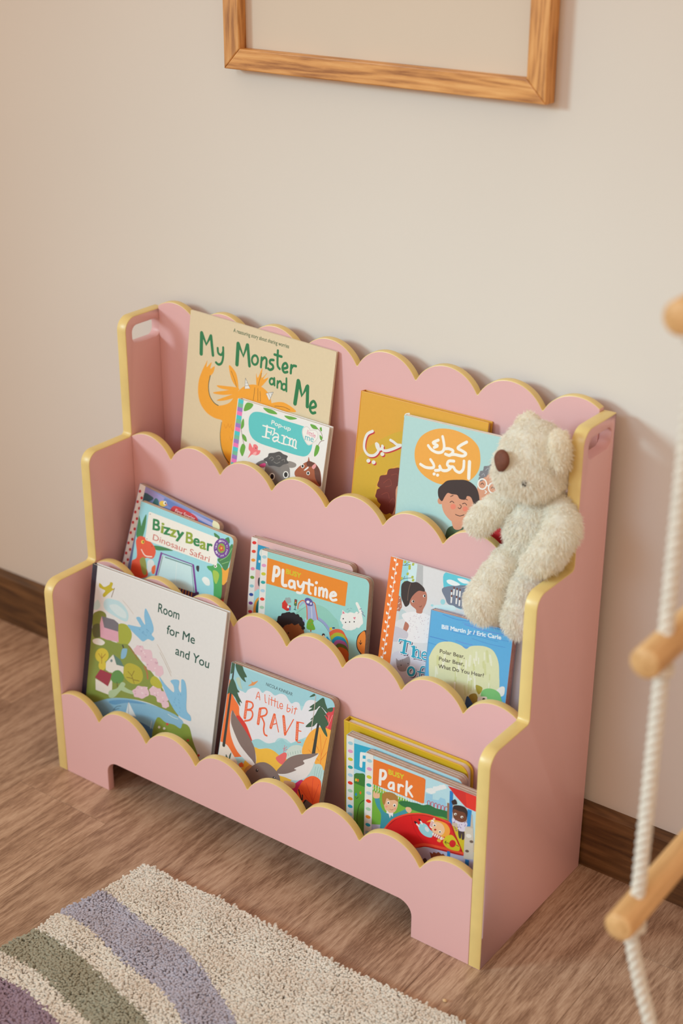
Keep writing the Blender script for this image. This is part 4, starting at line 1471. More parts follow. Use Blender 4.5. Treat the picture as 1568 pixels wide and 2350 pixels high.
for cx, cy, rx, ry in ((800, 775, 44, 40), (860, 820, 50, 55), (905, 890, 50, 55), (960, 940, 36, 45), (815, 1110, 66, 50), (930, 1100, 50, 42), (985, 1150, 52, 50), (1010, 1210, 30, 28)):
    b.blob(PKT, cx, cy, rx, ry, .07, 13, seed=cx)
rd = random.Random(3)
for i in range(30):
    cx, cy, rx = rd.choice(((800, 775, 34), (860, 820, 40), (905, 890, 40), (815, 1110, 50), (930, 1100, 40), (985, 1150, 40)))
    b.ell(rd.choice(((202, 160, 176), (230, 206, 212))), cx + rd.uniform(-rx, rx), cy + rd.uniform(-rx, rx), 7, 6, n=8)
b.poly((178, 174, 60), [(890, 1010), (920, 980), (960, 1010), (985, 1060), (960, 1080), (900, 1050)])
b.line((170, 110, 70), 16, [(842, 905), (862, 950), (868, 1000)])
b.line((150, 110, 60), 10, [(720, 745), (760, 800), (790, 850)])
# lake and sailing boat
b.poly((132, 178, 204), [(340, 1230), (450, 1190), (560, 1160), (690, 1158), (840, 1190), (980, 1240), (1110, 1305), (1160, 1400), (1120, 1700), (380, 1600)])
b.poly((96, 150, 190), [(560, 1180), (700, 1170), (860, 1205), (700, 1195), (600, 1210)])
b.poly((78, 120, 160), [(420, 1330), (700, 1320), (900, 1400), (1000, 1550), (600, 1600)])
b.poly((226, 228, 226), [(715, 1185), (775, 1305), (690, 1290)], False)
b.line((100, 110, 130), 3, [(716, 1180), (714, 1290)])
b.lines((70, 100, 120), 4, [[(590, 1255), (620, 1225), (655, 1220)], [(600, 1250), (640, 1240)]])
b.lines((214, 224, 226), 4, [[(1030, 1285), (1070, 1310), (1110, 1325)], [(900, 1340), (890, 1400)]])
b.poly((132, 150, 60), [(900, 1480), (930, 1340), (960, 1310), (1010, 1350), (1080, 1370), (1130, 1400), (1150, 1360), (1200, 1390), (1230, 1500), (1290, 1690), (1250, 1800), (900, 1800)])
for x, y in ((960, 1390), (1000, 1400), (1025, 1365), (1190, 1495), (1275, 1615)):
    b.ell((206, 70, 70) if x > 1100 or x == 1025 else (222, 214, 200), x, y, 10, 10)
# birds
BL = (128, 182, 214)
b.poly(BL, [(706, 572), (760, 580), (812, 588), (800, 560), (776, 515), (805, 510), (830, 550), (848, 568), (840, 500), (850, 440), (880, 490), (910, 570), (915, 620), (900, 650), (922, 680), (905, 700), (870, 685), (830, 704), (790, 670), (740, 620)])
b.poly(BL, [(960, 985), (1010, 1050), (1075, 1110), (1075, 1060), (1050, 1020), (1085, 1008), (1120, 1020), (1115, 1080), (1135, 1110), (1138, 1010), (1168, 1030), (1180, 1120), (1178, 1250), (1210, 1300), (1212, 1340), (1165, 1325), (1110, 1290), (1050, 1200), (1000, 1090)])
for i in range(22):
    x, y = (rd.uniform(800, 890), rd.uniform(600, 670)) if i % 2 else (rd.uniform(1060, 1150), rd.uniform(1120, 1270))
    b.line((96, 150, 190), 4, [(x, y), (x + 5, y + 9)])
b.lines((196, 176, 160), 3, [[(668, 376), (710, 425), (755, 486)], [(945, 728), (1000, 830), (1056, 955)], [(965, 790), (1010, 880), (1056, 982)]])
YP = (190, 172, 40)
b.poly(YP, [(480, 238), (495, 245), (520, 268), (560, 250), (570, 230), (590, 240), (580, 275), (600, 285), (580, 300), (555, 320), (520, 350), (508, 330), (528, 300), (505, 285), (480, 268)])
b.line((120, 90, 60), 5, [(602, 278), (578, 350)])
GT = (20, 78, 66)
b.poly((38, 34, 50), [(0, 0), (0.0085, 0), (0.0085, b.h), (0, b.h)], False, raw=True)
b.text(GT, 'Room', (950, 468), (1118, 530), 78, 0.008)
b.text(GT, 'for Me', (1018, 640), (1242, 726), 76, 0.008)
b.text(GT, 'and You', (1088, 806), (1355, 920), 76, 0.008)
b.finish()

b = Book('picture_book', 'board book with fir trees, orange leaves and long brown ears on its cover', (0.31524, -0.25779, 0.07077, 0.26156, -0.0091, 0.04291, 0.18513, 0.20755), 1, 0.0140, 'board', (166, 206, 212), corner=0.011, boards=6)
b.crop = 7
OG = (226, 104, 44)
b.poly((150, 196, 206), [(240, 160), (700, 330), (1420, 560), (1420, 700), (240, 500)], False)
b.poly((218, 216, 222), [(330, 490), (370, 472), (410, 490), (440, 455), (500, 432), (560, 445), (600, 490), (640, 466), (690, 480), (740, 520), (800, 500), (860, 520), (900, 580), (930, 610), (970, 592), (1015, 610), (1040, 690), (1090, 590), (1160, 570), (1230, 600), (1300, 650), (1300, 900), (1060, 1000), (960, 1068), (900, 1040), (860, 1010), (780, 1000), (720, 1062), (640, 1050), (560, 1010), (480, 1030), (420, 900), (340, 760)])
b.poly((232, 110, 46), [(225, 330), (270, 520), (335, 640), (345, 740), (420, 850), (480, 1010), (500, 1100), (400, 1200), (200, 1200), (120, 1100), (180, 700)])
b.poly((206, 50, 40), [(330, 745), (400, 820), (450, 940), (490, 1060), (420, 1080), (300, 800)])
b.poly((226, 214, 200), [(90, 1060), (180, 1060), (250, 1150), (320, 1320), (110, 1320)])
b.poly((70, 90, 70), [(190, 1180), (215, 1230), (220, 1290), (190, 1240)])
b.poly((70, 90, 70), [(250, 1160), (240, 1220), (222, 1260), (225, 1200)])
b.poly((230, 178, 60), [(490, 1095), (560, 1120), (660, 1115), (740, 1150), (830, 1230), (900, 1250), (900, 1500), (330, 1500), (380, 1300)])
b.poly((150, 198, 204), [(480, 1030), (560, 1010), (640, 1060), (760, 1040), (820, 1010), (900, 1060), (1050, 1010), (1080, 1090), (900, 1130), (800, 1190), (700, 1120), (560, 1110), (500, 1090)])
b.poly((196, 208, 200), [(860, 1230), (880, 1130), (950, 1080), (1040, 1090), (1080, 1160), (1040, 1240)])
b.lines((110, 150, 140), 4, [[(890 + i * 28, 1195 - i * 6), (886 + i * 28, 1165 - i * 6)] for i in range(6)])
b.poly((222, 98, 96), [(750, 1225), (790, 1190), (850, 1160), (875, 1190), (840, 1290), (790, 1280)])
b.lines((214, 90, 110), 5, [[(840, 1160), (850, 1080)], [(850, 1120), (875, 1095)], [(850, 1140), (832, 1110)], [(856, 1135), (880, 1125)]])
b.poly((236, 164, 60), [(1045, 1170), (1070, 1050), (1140, 930), (1230, 880), (1340, 880), (1420, 900), (1400, 1340), (1250, 1340), (1120, 1200)])
b.lines((222, 120, 40), 6, [[(1250, 1330), (1260, 1150), (1250, 960)], [(1260, 1200), (1320, 1000)], [(1255, 1250), (1340, 1140)], [(1240, 1150), (1170, 1010)], [(1230, 1250), (1120, 1130)]])
b.poly((206, 60, 70), [(1320, 720), (1420, 660), (1420, 900), (1330, 890), (1280, 850)])
b.lines((232, 170, 160), 4, [[(1330, 880), (1390, 740)], [(1335, 860), (1350, 740)]])
b.poly((178, 206, 204), [(1170, 1310), (1240, 1290), (1280, 1340), (1280, 1470), (1180, 1450), (1120, 1400)])
b.lines((120, 160, 160), 3, [[(1180, 1440), (1200, 1320)], [(1200, 1445), (1230, 1320)], [(1225, 1450), (1255, 1330)], [(1250, 1455), (1270, 1360)]])
b.poly((196, 40, 96), [(920, 1560), (980, 1500), (1050, 1470), (1080, 1560), (1000, 1700), (900, 1640)])
b.poly((232, 92, 40), [(990, 1640), (1020, 1530), (1090, 1450), (1170, 1425), (1240, 1460), (1262, 1520), (1250, 1640), (1230, 1740), (1160, 1780), (1050, 1740)])
b.lines((206, 60, 40), 5, [[(1165, 1770), (1160, 1600), (1170, 1450)], [(1160, 1700), (1090, 1500)], [(1165, 1720), (1235, 1520)], [(1150, 1740), (1040, 1580)]])
b.poly((104, 96, 92), [(1070, 1700), (1130, 1720), (1200, 1790), (1200, 1900), (1000, 1900)])
b.lines((46, 42, 40), 14, [[(1000, 1680), (1040, 1720), (1080, 1790)], [(1010, 1580), (1020, 1620), (1040, 1690)], [(1050, 1640), (1050, 1690)], [(985, 1665), (1010, 1680)], [(1085, 1700), (1060, 1735)]])
b.blob((222, 100, 40), 362, 1300, 30, 26, .1, 9)
b.poly((196, 140, 80), [(400, 1350), (500, 1280), (560, 1320), (520, 1400), (420, 1440)])
b.poly((200, 150, 110), [(840, 1480), (960, 1500), (960, 1560), (880, 1560)])
# fir trees
FG, FK = (52, 86, 62), (44, 48, 42)
b.line(FK, 22, [(285, 165), (262, 350), (232, 580), (195, 860), (165, 1080)], taper=(.7, 1.6))
for p_ in ([(300, 165), (370, 185), (392, 240), (425, 310), (398, 320), (415, 368), (385, 352), (350, 310), (312, 240)], [(250, 150), (285, 170), (275, 250), (240, 270)], [(262, 320), (292, 370), (320, 450), (345, 480), (300, 470)],
           [(255, 330), (225, 400), (205, 500), (240, 490), (290, 540), (320, 600), (352, 640), (345, 590), (372, 606), (330, 520), (290, 410)]):
    b.poly(FG, p_)
b.line(FK, 22, [(1265, 560), (1250, 720), (1215, 920), (1175, 1170)], taper=(.5, 1.8))
for p_ in ([(1130, 535), (1180, 500), (1195, 520), (1160, 535)], [(1285, 545), (1215, 590), (1130, 650), (1160, 660), (1118, 695), (1200, 680), (1250, 640), (1320, 710), (1340, 700), (1310, 610)],
           [(1255, 650), (1190, 740), (1140, 790), (1160, 795), (1085, 870), (1170, 868), (1225, 830), (1290, 940), (1325, 985), (1330, 960), (1310, 880), (1345, 840), (1300, 740), (1340, 770)], [(1330, 670), (1390, 655), (1390, 695), (1350, 705)]):
    b.poly(FG, p_)
b.poly((176, 196, 176), [(305, 330), (345, 320), (360, 400), (375, 450), (335, 420)])
b.lines((190, 170, 160), 8, [[(1200, 520), (1180, 700), (1150, 910)]])
b.poly((216, 140, 80), [(440, 410), (480, 380), (468, 340), (495, 370), (550, 355), (515, 395), (490, 408)])
# long-eared animal, plain brown
BW = (124, 104, 98)
b.poly((222, 214, 210), [(235, 900), (240, 780), (262, 690), (330, 800), (470, 1030), (525, 1180), (525, 1290), (490, 1310), (420, 1260), (320, 1150), (260, 1020)])
b.poly(BW, [(262, 685), (300, 750), (380, 870), (470, 1020), (515, 1130), (525, 1290), (480, 1240), (420, 1170), (340, 1060), (270, 900), (245, 800)])
b.poly((222, 214, 210), [(760, 1390), (860, 1440), (960, 1475), (1080, 1450), (1150, 1360), (1200, 1240), (1228, 1170), (1100, 1200), (900, 1260)])
b.poly(BW, [(755, 1385), (830, 1290), (900, 1220), (1000, 1185), (1100, 1178), (1228, 1172), (1150, 1220), (1060, 1250), (1070, 1290), (960, 1340), (980, 1360), (860, 1400)])
b.poly(BW, [(410, 1420), (460, 1340), (530, 1285), (620, 1270), (700, 1310), (770, 1390), (800, 1480), (780, 1700), (450, 1700)])
for cx, cy in ((540, 1362), (730, 1448)):
    b.ell((44, 36, 36), cx, cy, 15, 18)
    b.ell((226, 224, 226), cx + 5, cy - 6, 4, 5)
# title
b.text((40, 56, 60), 'NICOLA KINNEAR', (640, 408), (936, 526), 40, 0.0)
TO = (224, 100, 62)
b.lines(TO, 9, [[(528, 556), (556, 480), (572, 570)], [(536, 530), (572, 540)], [(628, 510), (632, 590), (645, 600)], [(675, 545), (672, 620)], [(706, 540), (702, 632)], [(690, 565), (722, 575)], [(742, 555), (738, 642)], [(724, 575), (758, 590)], [(772, 585), (768, 652), (782, 660)],
                [(795, 640), (826, 646), (822, 615), (802, 612), (794, 645), (808, 668), (826, 664)], [(885, 620), (876, 694), (900, 700), (914, 672), (884, 662)], [(938, 665), (930, 718)], [(978, 655), (960, 730)], [(956, 668), (990, 672)]], part='title_lettering')
b.ell(TO, 680, 522, 6, 6, part='title_lettering')
b.ell(TO, 940, 646, 6, 6, part='title_lettering')
TB = (226, 92, 48)
b.lines(TB, 32, [[(425, 590), (402, 770)], [(575, 672), (552, 836)], [(736, 738), (694, 880)], [(838, 756), (856, 950)], [(996, 832), (985, 1020)]], smooth=False, part='title_lettering')
b.lines(TB, 18, [[(432, 584), (482, 600), (494, 640), (470, 672), (425, 680)], [(425, 682), (478, 692), (490, 744), (462, 792), (402, 806)], [(584, 664), (634, 664), (652, 704), (632, 742), (576, 758)],
                 [(590, 760), (620, 830), (614, 900), (624, 955), (650, 972)]], part='title_lettering')
b.lines(TB, 11, [[(740, 732), (782, 930)], [(706, 850), (752, 836)], [(838, 745), (850, 960)], [(852, 968), (950, 790)], [(985, 815), (1064, 832)], [(990, 912), (1034, 922)], [(985, 1020), (1000, 1048), (1030, 1046)]], part='title_lettering', smooth=False)
for x0, y0, x1, y1 in ((425, 600, 404, 765), (574, 682, 554, 830), (734, 748, 697, 874), (838, 766, 855, 935), (995, 842, 985, 1010)):
    for i in range(9):
        t = (i + .5) / 9
        b.ell((236, 200, 180), x0 + (x1 - x0) * t, y0 + (y1 - y0) * t, 5, 4, n=8, part='title_lettering')
b.finish()

b = Book('picture_book', 'yellow hardback with rounded corners at the back of the front tier', (0.51872, -0.19698, 0.06709, -0.00639, 0.01177, -0.00112, 0.205, 0.17737), 1, 0.0148, 'hard', (212, 170, 36), spine=(214, 178, 60), corner=0.014)
b.crop = 8
b.line((180, 140, 24), 4, [(140, 175), (136, 1080)])
b.finish()

b = Book('picture_book', 'board book with dotted white spine strip and large white letter F on blue', (0.53858, -0.22251, 0.06377, 0.01239, 0.00929, 0.0064, 0.190, 0.17577), 1, 0.0152, 'board', (176, 212, 222), corner=0.010, boards=9)
b.crop = 8
b.poly((100, 160, 60), [(187, 760), (420, 860), (420, 1400), (180, 1400)], False)
b.blob((60, 120, 56), 240, 740, 80, 50, .08, 13)
b.poly((60, 120, 56), [(187, 700), (420, 780), (420, 880), (187, 790)], False)
b.poly((40, 164, 196), [(187, 382), (420, 450), (420, 730), (187, 640)], False)
b.lines((234, 230, 226), 30, [[(268, 490), (262, 620)], [(268, 490), (330, 500)], [(266, 555), (320, 562)]], smooth=False, part='title_lettering')
b.line((40, 60, 40), 5, [(310, 960), (250, 1010), (225, 1120), (225, 1220)])
for c, x, y in (((40, 140, 190), 212, 910), ((230, 120, 50), 258, 893), ((232, 190, 50), 212, 760), ((226, 120, 50), 232, 765)):
    b.ell(c, x, y, 10, 16)
b.line((40, 100, 50), 5, [(205, 935), (218, 952), (235, 935)])
b.strip(WHITE, DOTS, 0, 0.0125, 0.008, b.h - 0.011, 13, 0.0044, 0.0028)
b.finish()

b = Book('picture_book', 'board book with children around a red slide, frontmost of its stack', (0.58403, -0.24379, 0.06273, 0.04075, 0.01424, 0.00216, 0.18301, 0.17473), 1, 0.0132, 'board', (178, 214, 224), corner=0.008, boards=8)
b.crop = 8
for cx, cy in ((1040, 850), (990, 880), (1100, 835), (970, 870)):
    b.blob((226, 228, 228), cx, cy, 44, 26, .1, 11, seed=cx)
b.poly((150, 196, 220), [(930, 900), (1000, 910), (1000, 960), (1060, 970), (1080, 940), (1130, 960), (1150, 1080), (920, 1000)], False)
b.poly((112, 172, 60), [(360, 820), (520, 880), (700, 950), (900, 1050), (1200, 1150), (1200, 1260), (360, 1260)])
b.lines((226, 230, 228), 7, [[(390 + i * 26, 800 + i * 9.5), (388 + i * 26, 860 + i * 9.5)] for i in range(22)])
b.lines((214, 190, 60), 6, [[(380, 835), (700, 950)]])
b.lines((190, 50, 70), 6, [[(945 + i * 36, 1040 + i * 8), (948 + i * 36, 985 + i * 12), (962 + i * 36, 975 + i * 12), (974 + i * 36, 992 + i * 12), (972 + i * 36, 1050 + i * 8)] for i in range(6)])
b.poly((36, 110, 62), [(650, 990), (700, 975), (760, 985), (840, 1000), (900, 1020), (960, 1015), (1030, 1050), (1090, 1065), (1170, 1095), (1160, 1160), (1100, 1140), (960, 1120), (800, 1070), (690, 1030)])
b.poly((178, 176, 196), [(360, 1215), (520, 1225), (600, 1260), (500, 1400), (350, 1400)], False)
b.poly((182, 180, 204), [(800, 1460), (1000, 1460), (1200, 1500), (1420, 1560), (1420, 1900), (800, 1900)], False)
# boy in teal jumper
TL_ = (58, 146, 160)
b.poly(TL_, [(405, 945), (450, 945), (470, 1040), (520, 1100), (600, 1110), (660, 1090), (730, 1060), (745, 1095), (650, 1140), (590, 1170), (590, 1230), (530, 1290), (460, 1290), (470, 1120), (425, 1030)])
SKN = (226, 178, 142)
b.poly(SKN, [(395, 945), (388, 900), (400, 870), (415, 900), (430, 870), (436, 905), (452, 890), (452, 945)])
b.poly(SKN, [(722, 1062), (730, 1040), (770, 1045), (785, 1075), (765, 1100), (740, 1090)])
b.poly(SKN, [(500, 960), (520, 940), (630, 970), (640, 1030), (610, 1090), (560, 1100), (515, 1070), (498, 1010)])
b.poly((170, 120, 56), [(480, 960), (485, 905), (530, 885), (590, 895), (635, 930), (645, 985), (610, 968), (560, 968), (528, 950), (508, 1010), (492, 1010)])
for x, y in ((545, 995), (608, 1022)):
    b.ell((240, 236, 230), x, y, 15, 17)
    b.ell((40, 30, 30), x, y + 3, 8, 10)
b.line((160, 90, 70), 4, [(560, 1062), (580, 1070), (596, 1062)])
b.ell((230, 150, 130), 525, 1035, 12, 10)
b.ell((230, 150, 130), 615, 1058, 12, 10)
b.poly((234, 230, 226), [(530, 1070), (555, 1100), (595, 1098), (590, 1140), (572, 1120), (560, 1155), (548, 1110), (524, 1100)], False)
# play tower
b.poly((196, 180, 160), [(1170, 1000), (1210, 1010), (1410, 1120), (1430, 1500), (1330, 1560), (1190, 1240)], False)
b.poly((206, 186, 40), [(1190, 1225), (1330, 1280), (1350, 1520), (1300, 1500)], False)
b.poly((30, 122, 190), [(1178, 870), (1212, 880), (1200, 1230), (1165, 1230)], False)
b.poly((150, 110, 80), [(1150, 995), (1172, 1000), (1170, 1180), (1150, 1170)], False)
b.poly((206, 44, 40), [(1155, 820), (1300, 870), (1450, 930), (1450, 1090), (1340, 1040), (1240, 930)], False)
b.poly((224, 52, 40), [(1340, 895), (1450, 930), (1450, 1090), (1350, 1045)], False)
b.poly((36, 130, 196), [(1360, 1060), (1402, 1075), (1390, 1240), (1350, 1240)], False)
# girl in dotted blouse
b.poly((64, 50, 56), [(1265, 1270), (1320, 1280), (1330, 1340), (1320, 1375), (1300, 1370), (1300, 1310), (1290, 1362), (1270, 1350)])
b.poly((214, 206, 222), [(1205, 1150), (1250, 1170), (1350, 1200), (1350, 1240), (1330, 1290), (1262, 1275), (1255, 1210), (1205, 1195)])
rd = random.Random(8)
for i in range(24):
    b.ell((120, 60, 140), rd.uniform(1215, 1345), rd.uniform(1165, 1285), 5, 5, n=8)
b.poly((110, 62, 42), [(1212, 1060), (1300, 1070), (1352, 1110), (1345, 1180), (1290, 1195), (1225, 1160), (1210, 1110)])
b.blob((50, 34, 34), 1225, 990, 30, 28, .1, 9)
b.poly((50, 34, 34), [(1208, 1070), (1215, 1030), (1260, 1020), (1330, 1040), (1360, 1090), (1352, 1150), (1330, 1100), (1270, 1080), (1225, 1060)])
for x, y in ((1235, 1112), (1302, 1142)):
    b.ell((240, 236, 230), x, y, 14, 12)
    b.ell((40, 30, 30), x + 3, y + 3, 7, 7)
b.line((150, 70, 60), 4, [(1255, 1170), (1272, 1164), (1285, 1172)])
# slide
RD = (216, 32, 34)
b.poly((176, 24, 30), [(480, 1290), (560, 1190), (650, 1130), (780, 1105), (920, 1110), (1060, 1150), (1180, 1195), (1240, 1330), (1310, 1500), (1310, 1540), (1100, 1490), (930, 1450), (820, 1460), (400, 1460), (380, 1330)])
b.poly(RD, [(500, 1300), (580, 1205), (670, 1145), (790, 1125), (920, 1128), (1060, 1168), (1170, 1215), (1225, 1340), (1290, 1490), (1100, 1455), (930, 1425), (820, 1430), (480, 1440)])
b.line((232, 72, 50), 14, [(490, 1285), (580, 1180), (680, 1130), (790, 1108), (920, 1112), (1060, 1152), (1175, 1200)])
b.line((230, 80, 50), 26, [(800, 1450), (900, 1425), (1010, 1440), (1160, 1475), (1310, 1515)])
b.line((184, 24, 30), 4, [(780, 1130), (820, 1280), (905, 1400)])
# child sliding
b.poly((150, 206, 216), [(852, 1240), (880, 1205), (930, 1215), (975, 1270), (1005, 1300), (990, 1350), (930, 1340), (880, 1300)])
b.ell((206, 220, 226), 942, 1268, 18, 30, -30)
b.poly((232, 170, 70), [(940, 1195), (985, 1170), (1060, 1180), (1150, 1220), (1180, 1290), (1150, 1350), (1110, 1345), (1080, 1400), (1045, 1380), (1080, 1330), (1000, 1200)])
b.poly((234, 190, 150), [(990, 1230), (1030, 1190), (1100, 1215), (1125, 1280), (1090, 1330), (1020, 1310), (992, 1270)])
b.poly((238, 160, 60), [(1060, 1180), (1140, 1210), (1180, 1275), (1160, 1340), (1118, 1340), (1130, 1270), (1100, 1215)])
for x, y in ((1022, 1225), (1076, 1292)):
    b.ell((240, 236, 230), x, y, 14, 14)
    b.ell((40, 30, 30), x, y + 3, 8, 8)
b.ell((180, 30, 40), 1028, 1272, 12, 10)
for st in ([(985, 1238), (1002, 1185)], [(1010, 1320), (1090, 1360)]):
    b.line((234, 226, 222), 30, st)
    (xa, ya), (xb, yb) = st
    dx, dy = (yb - ya) * .2, -(xb - xa) * .2
    for i in range(4):
        t = (i + .3) / 4
        x, y = xa + (xb - xa) * t, ya + (yb - ya) * t
        b.line((190, 40, 60), 6, [(x - dx, y - dy), (x + dx, y + dy)])
b.ell((234, 190, 150), 1016, 1162, 12, 12)
b.ell((234, 190, 150), 1108, 1362, 13, 12)
b.lines((40, 34, 40), 22, [[(822, 1195), (838, 1208)], [(866, 1170), (876, 1184)]])
b.lines((234, 226, 222), 18, [[(840, 1215), (858, 1236)], [(880, 1190), (892, 1210)]])
# push button
b.poly((206, 192, 40), [(1112, 1380), (1140, 1340), (1195, 1325), (1240, 1370), (1262, 1420), (1280, 1450), (1270, 1490), (1200, 1480), (1140, 1450), (1110, 1410)])
b.ell((206, 36, 40), 1206, 1415, 34, 38)
b.lines((70, 50, 30), 6, [[(1128, 1400), (1170, 1412)], [(1140, 1388), (1128, 1402), (1142, 1420)], [(1245, 1430), (1270, 1442)]])
# supports and another child
b.poly((206, 196, 180), [(1335, 1240), (1420, 1260), (1420, 1580), (1318, 1570)], False)
for x, y, c in ((1372, 1335, (226, 222, 214)), (1400, 1395, (110, 92, 80)), (1355, 1492, (110, 92, 80))):
    b.ell(c, x, y, 28 if c[0] > 200 else 20, 20 if c[0] > 200 else 14, 15)
b.poly((30, 120, 190), [(1150, 1490), (1180, 1498), (1180, 1550), (1150, 1545)], False)
b.poly((30, 120, 190), [(1335, 1575), (1375, 1585), (1370, 1700), (1330, 1700)], False)
b.poly((222, 180, 140), [(990, 1600), (1010, 1540), (1060, 1560), (1080, 1600), (1060, 1700), (1000, 1700)])
b.poly((130, 66, 40), [(985, 1560), (970, 1500), (1000, 1520), (1010, 1500), (1040, 1515), (1060, 1500), (1090, 1525), (1110, 1518), (1150, 1570), (1150, 1700), (1080, 1700), (1050, 1600), (1010, 1550), (995, 1600)], False)
b.ell((214, 170, 130), 1024, 1582, 14, 18)
b.ell((80, 60, 60), 920, 1600, 24, 36)
# title
b.poly((228, 116, 40), [(380, 540), (650, 640), (910, 742), (928, 760), (922, 860), (912, 1000), (890, 1002), (640, 900), (374, 798)], False)
b.text((212, 194, 44), 'BUSY', (548, 700), (706, 758), 52, 0.03)
for i, st in enumerate([[(466, 662), (458, 806)], [(468, 662), (508, 672), (518, 712), (496, 748), (462, 746)], [(598, 792), (566, 790), (548, 822), (560, 846), (592, 840), (600, 800), (600, 862)], [(650, 810), (650, 876)], [(650, 838), (668, 814), (694, 824)], [(736, 778), (728, 918)], [(784, 826), (738, 870)], [(748, 862), (790, 930)]]):
    b.line((236, 232, 228), 28 if i < 2 else 23, st, part='title_lettering')
b.strip(WHITE, DOTS, 0, 0.0125, 0.008, b.h - 0.011, 13, 0.0044, 0.0028)
b.finish()

# ---------------------------------------------------------------- teddy bear
BEARX, BEARY = 0.735, -0.05
bear = empty('teddy_bear', 'cream plush teddy bear with a brown nose sitting over the top tier, legs dangling', 'teddy bear', (BEARX, BEARY, FLOORZ[3]))
BO = np.array((BEARX, BEARY, FLOORZ[3]))
M_FUR = see_through(mat('cream_plush', (0, 0, 0), 0.9, 0.03, 120, attr='tint', spec=0.1, sheen=0.2), 0.55)
M_NOSE = mat('brown_suede', (108, 58, 38), 0.75, 0.12, 220, 0.3, 900)


def smin(a, b_, k):
    h = np.clip(0.5 + 0.5 * (b_ - a) / k, 0, 1)
    return b_ * (1 - h) + a * h - k * h * (1 - h)


def surface(center, sdf, nu=36, nv=24, rmax=0.14):
    """closed surface of a star-shaped solid, found by stepping outward from its centre"""
    D = []
    for i in range(1, nv):
        ph = math.pi * i / nv
        for j in range(nu):
            a = 2 * math.pi * j / nu
            D.append((math.sin(ph) * math.cos(a), math.sin(ph) * math.sin(a), math.cos(ph)))
    D = np.array([(0, 0, 1.0)] + D + [(0, 0, -1.0)])
    lo, hi = np.zeros(len(D)), np.full(len(D), rmax)
    for _ in range(26):
        mid = (lo + hi) / 2
        ins = sdf(center + D * mid[:, None]) < 0
        lo = np.where(ins, mid, lo)
        hi = np.where(ins, hi, mid)
    V = center + D * lo[:, None]
    F = []
    for j in range(nu):
        k = (j + 1) % nu
        F.append((0, 1 + j, 1 + k))
        last = 1 + (nv - 2) * nu
        F.append((last + k, last + j, len(V) - 1))
        for i in range(nv - 2):
            a0, a1 = 1 + i * nu + j, 1 + i * nu + k
            F.append((a0, a0 + nu, a1 + nu))
            F.append((a0, a1 + nu, a1))
    return V, np.array(F)


def limb(path, radii, n=20):
    P = catmull(np.array(path), 8)
    R_ = catmull(np.array([(r, 0) for r in radii]), 8)[:, 0]
    d0 = (P[0] - P[1]) / np.linalg.norm(P[0] - P[1])
    d1 = (P[-1] - P[-2]) / np.linalg.norm(P[-1] - P[-2])
    pre = [P[0] + d0 * R_[0] * math.sin(t) for t in (1.45, 1.0, 0.5)]
    prr = [R_[0] * math.cos(t) for t in (1.45, 1.0, 0.5)]
    post = [P[-1] + d1 * R_[-1] * math.sin(t) for t in (0.5, 1.0, 1.45)]
    por = [R_[-1] * math.cos(t) for t in (0.5, 1.0, 1.45)]
    V, F = tube(np.array(pre + list(P) + post), np.array(prr + list(R_) + por), n)
    T_ = []
    for f in F:
        for i in range(1, len(f) - 1):
            T_.append((f[0], f[i], f[i + 1]))
    return np.array(V), np.array(T_)


def rest(V):
    """the soft toy gives way where it leans on the shelf and on the blue book"""
    V = np.array(V, float)
    yb = -0.0760 + (V[:, 2] - FLOORZ[3]) * 0.166
    V[:, 1] = np.minimum(V[:, 1], np.where(V[:, 0] < 0.7095, yb, -0.0145))
    side = (V[:, 0] > 0.7800) & ((V[:, 2] < 0.524) | (V[:, 1] > -0.0885)) & (V[:, 1] > -0.1835)
    V[side, 0] = 0.7800
    brd = (V[:, 1] > -0.0890) & (V[:, 1] < -0.0735) & (V[:, 2] < 0.5335)
    V[brd, 1] = np.where(V[brd, 1] < -0.081, -0.0890, -0.0735)
    tz = (V[:, 1] <= -0.0735) & (V[:, 1] >= -0.0890) & (V[:, 2] < 0.5335)
    return V


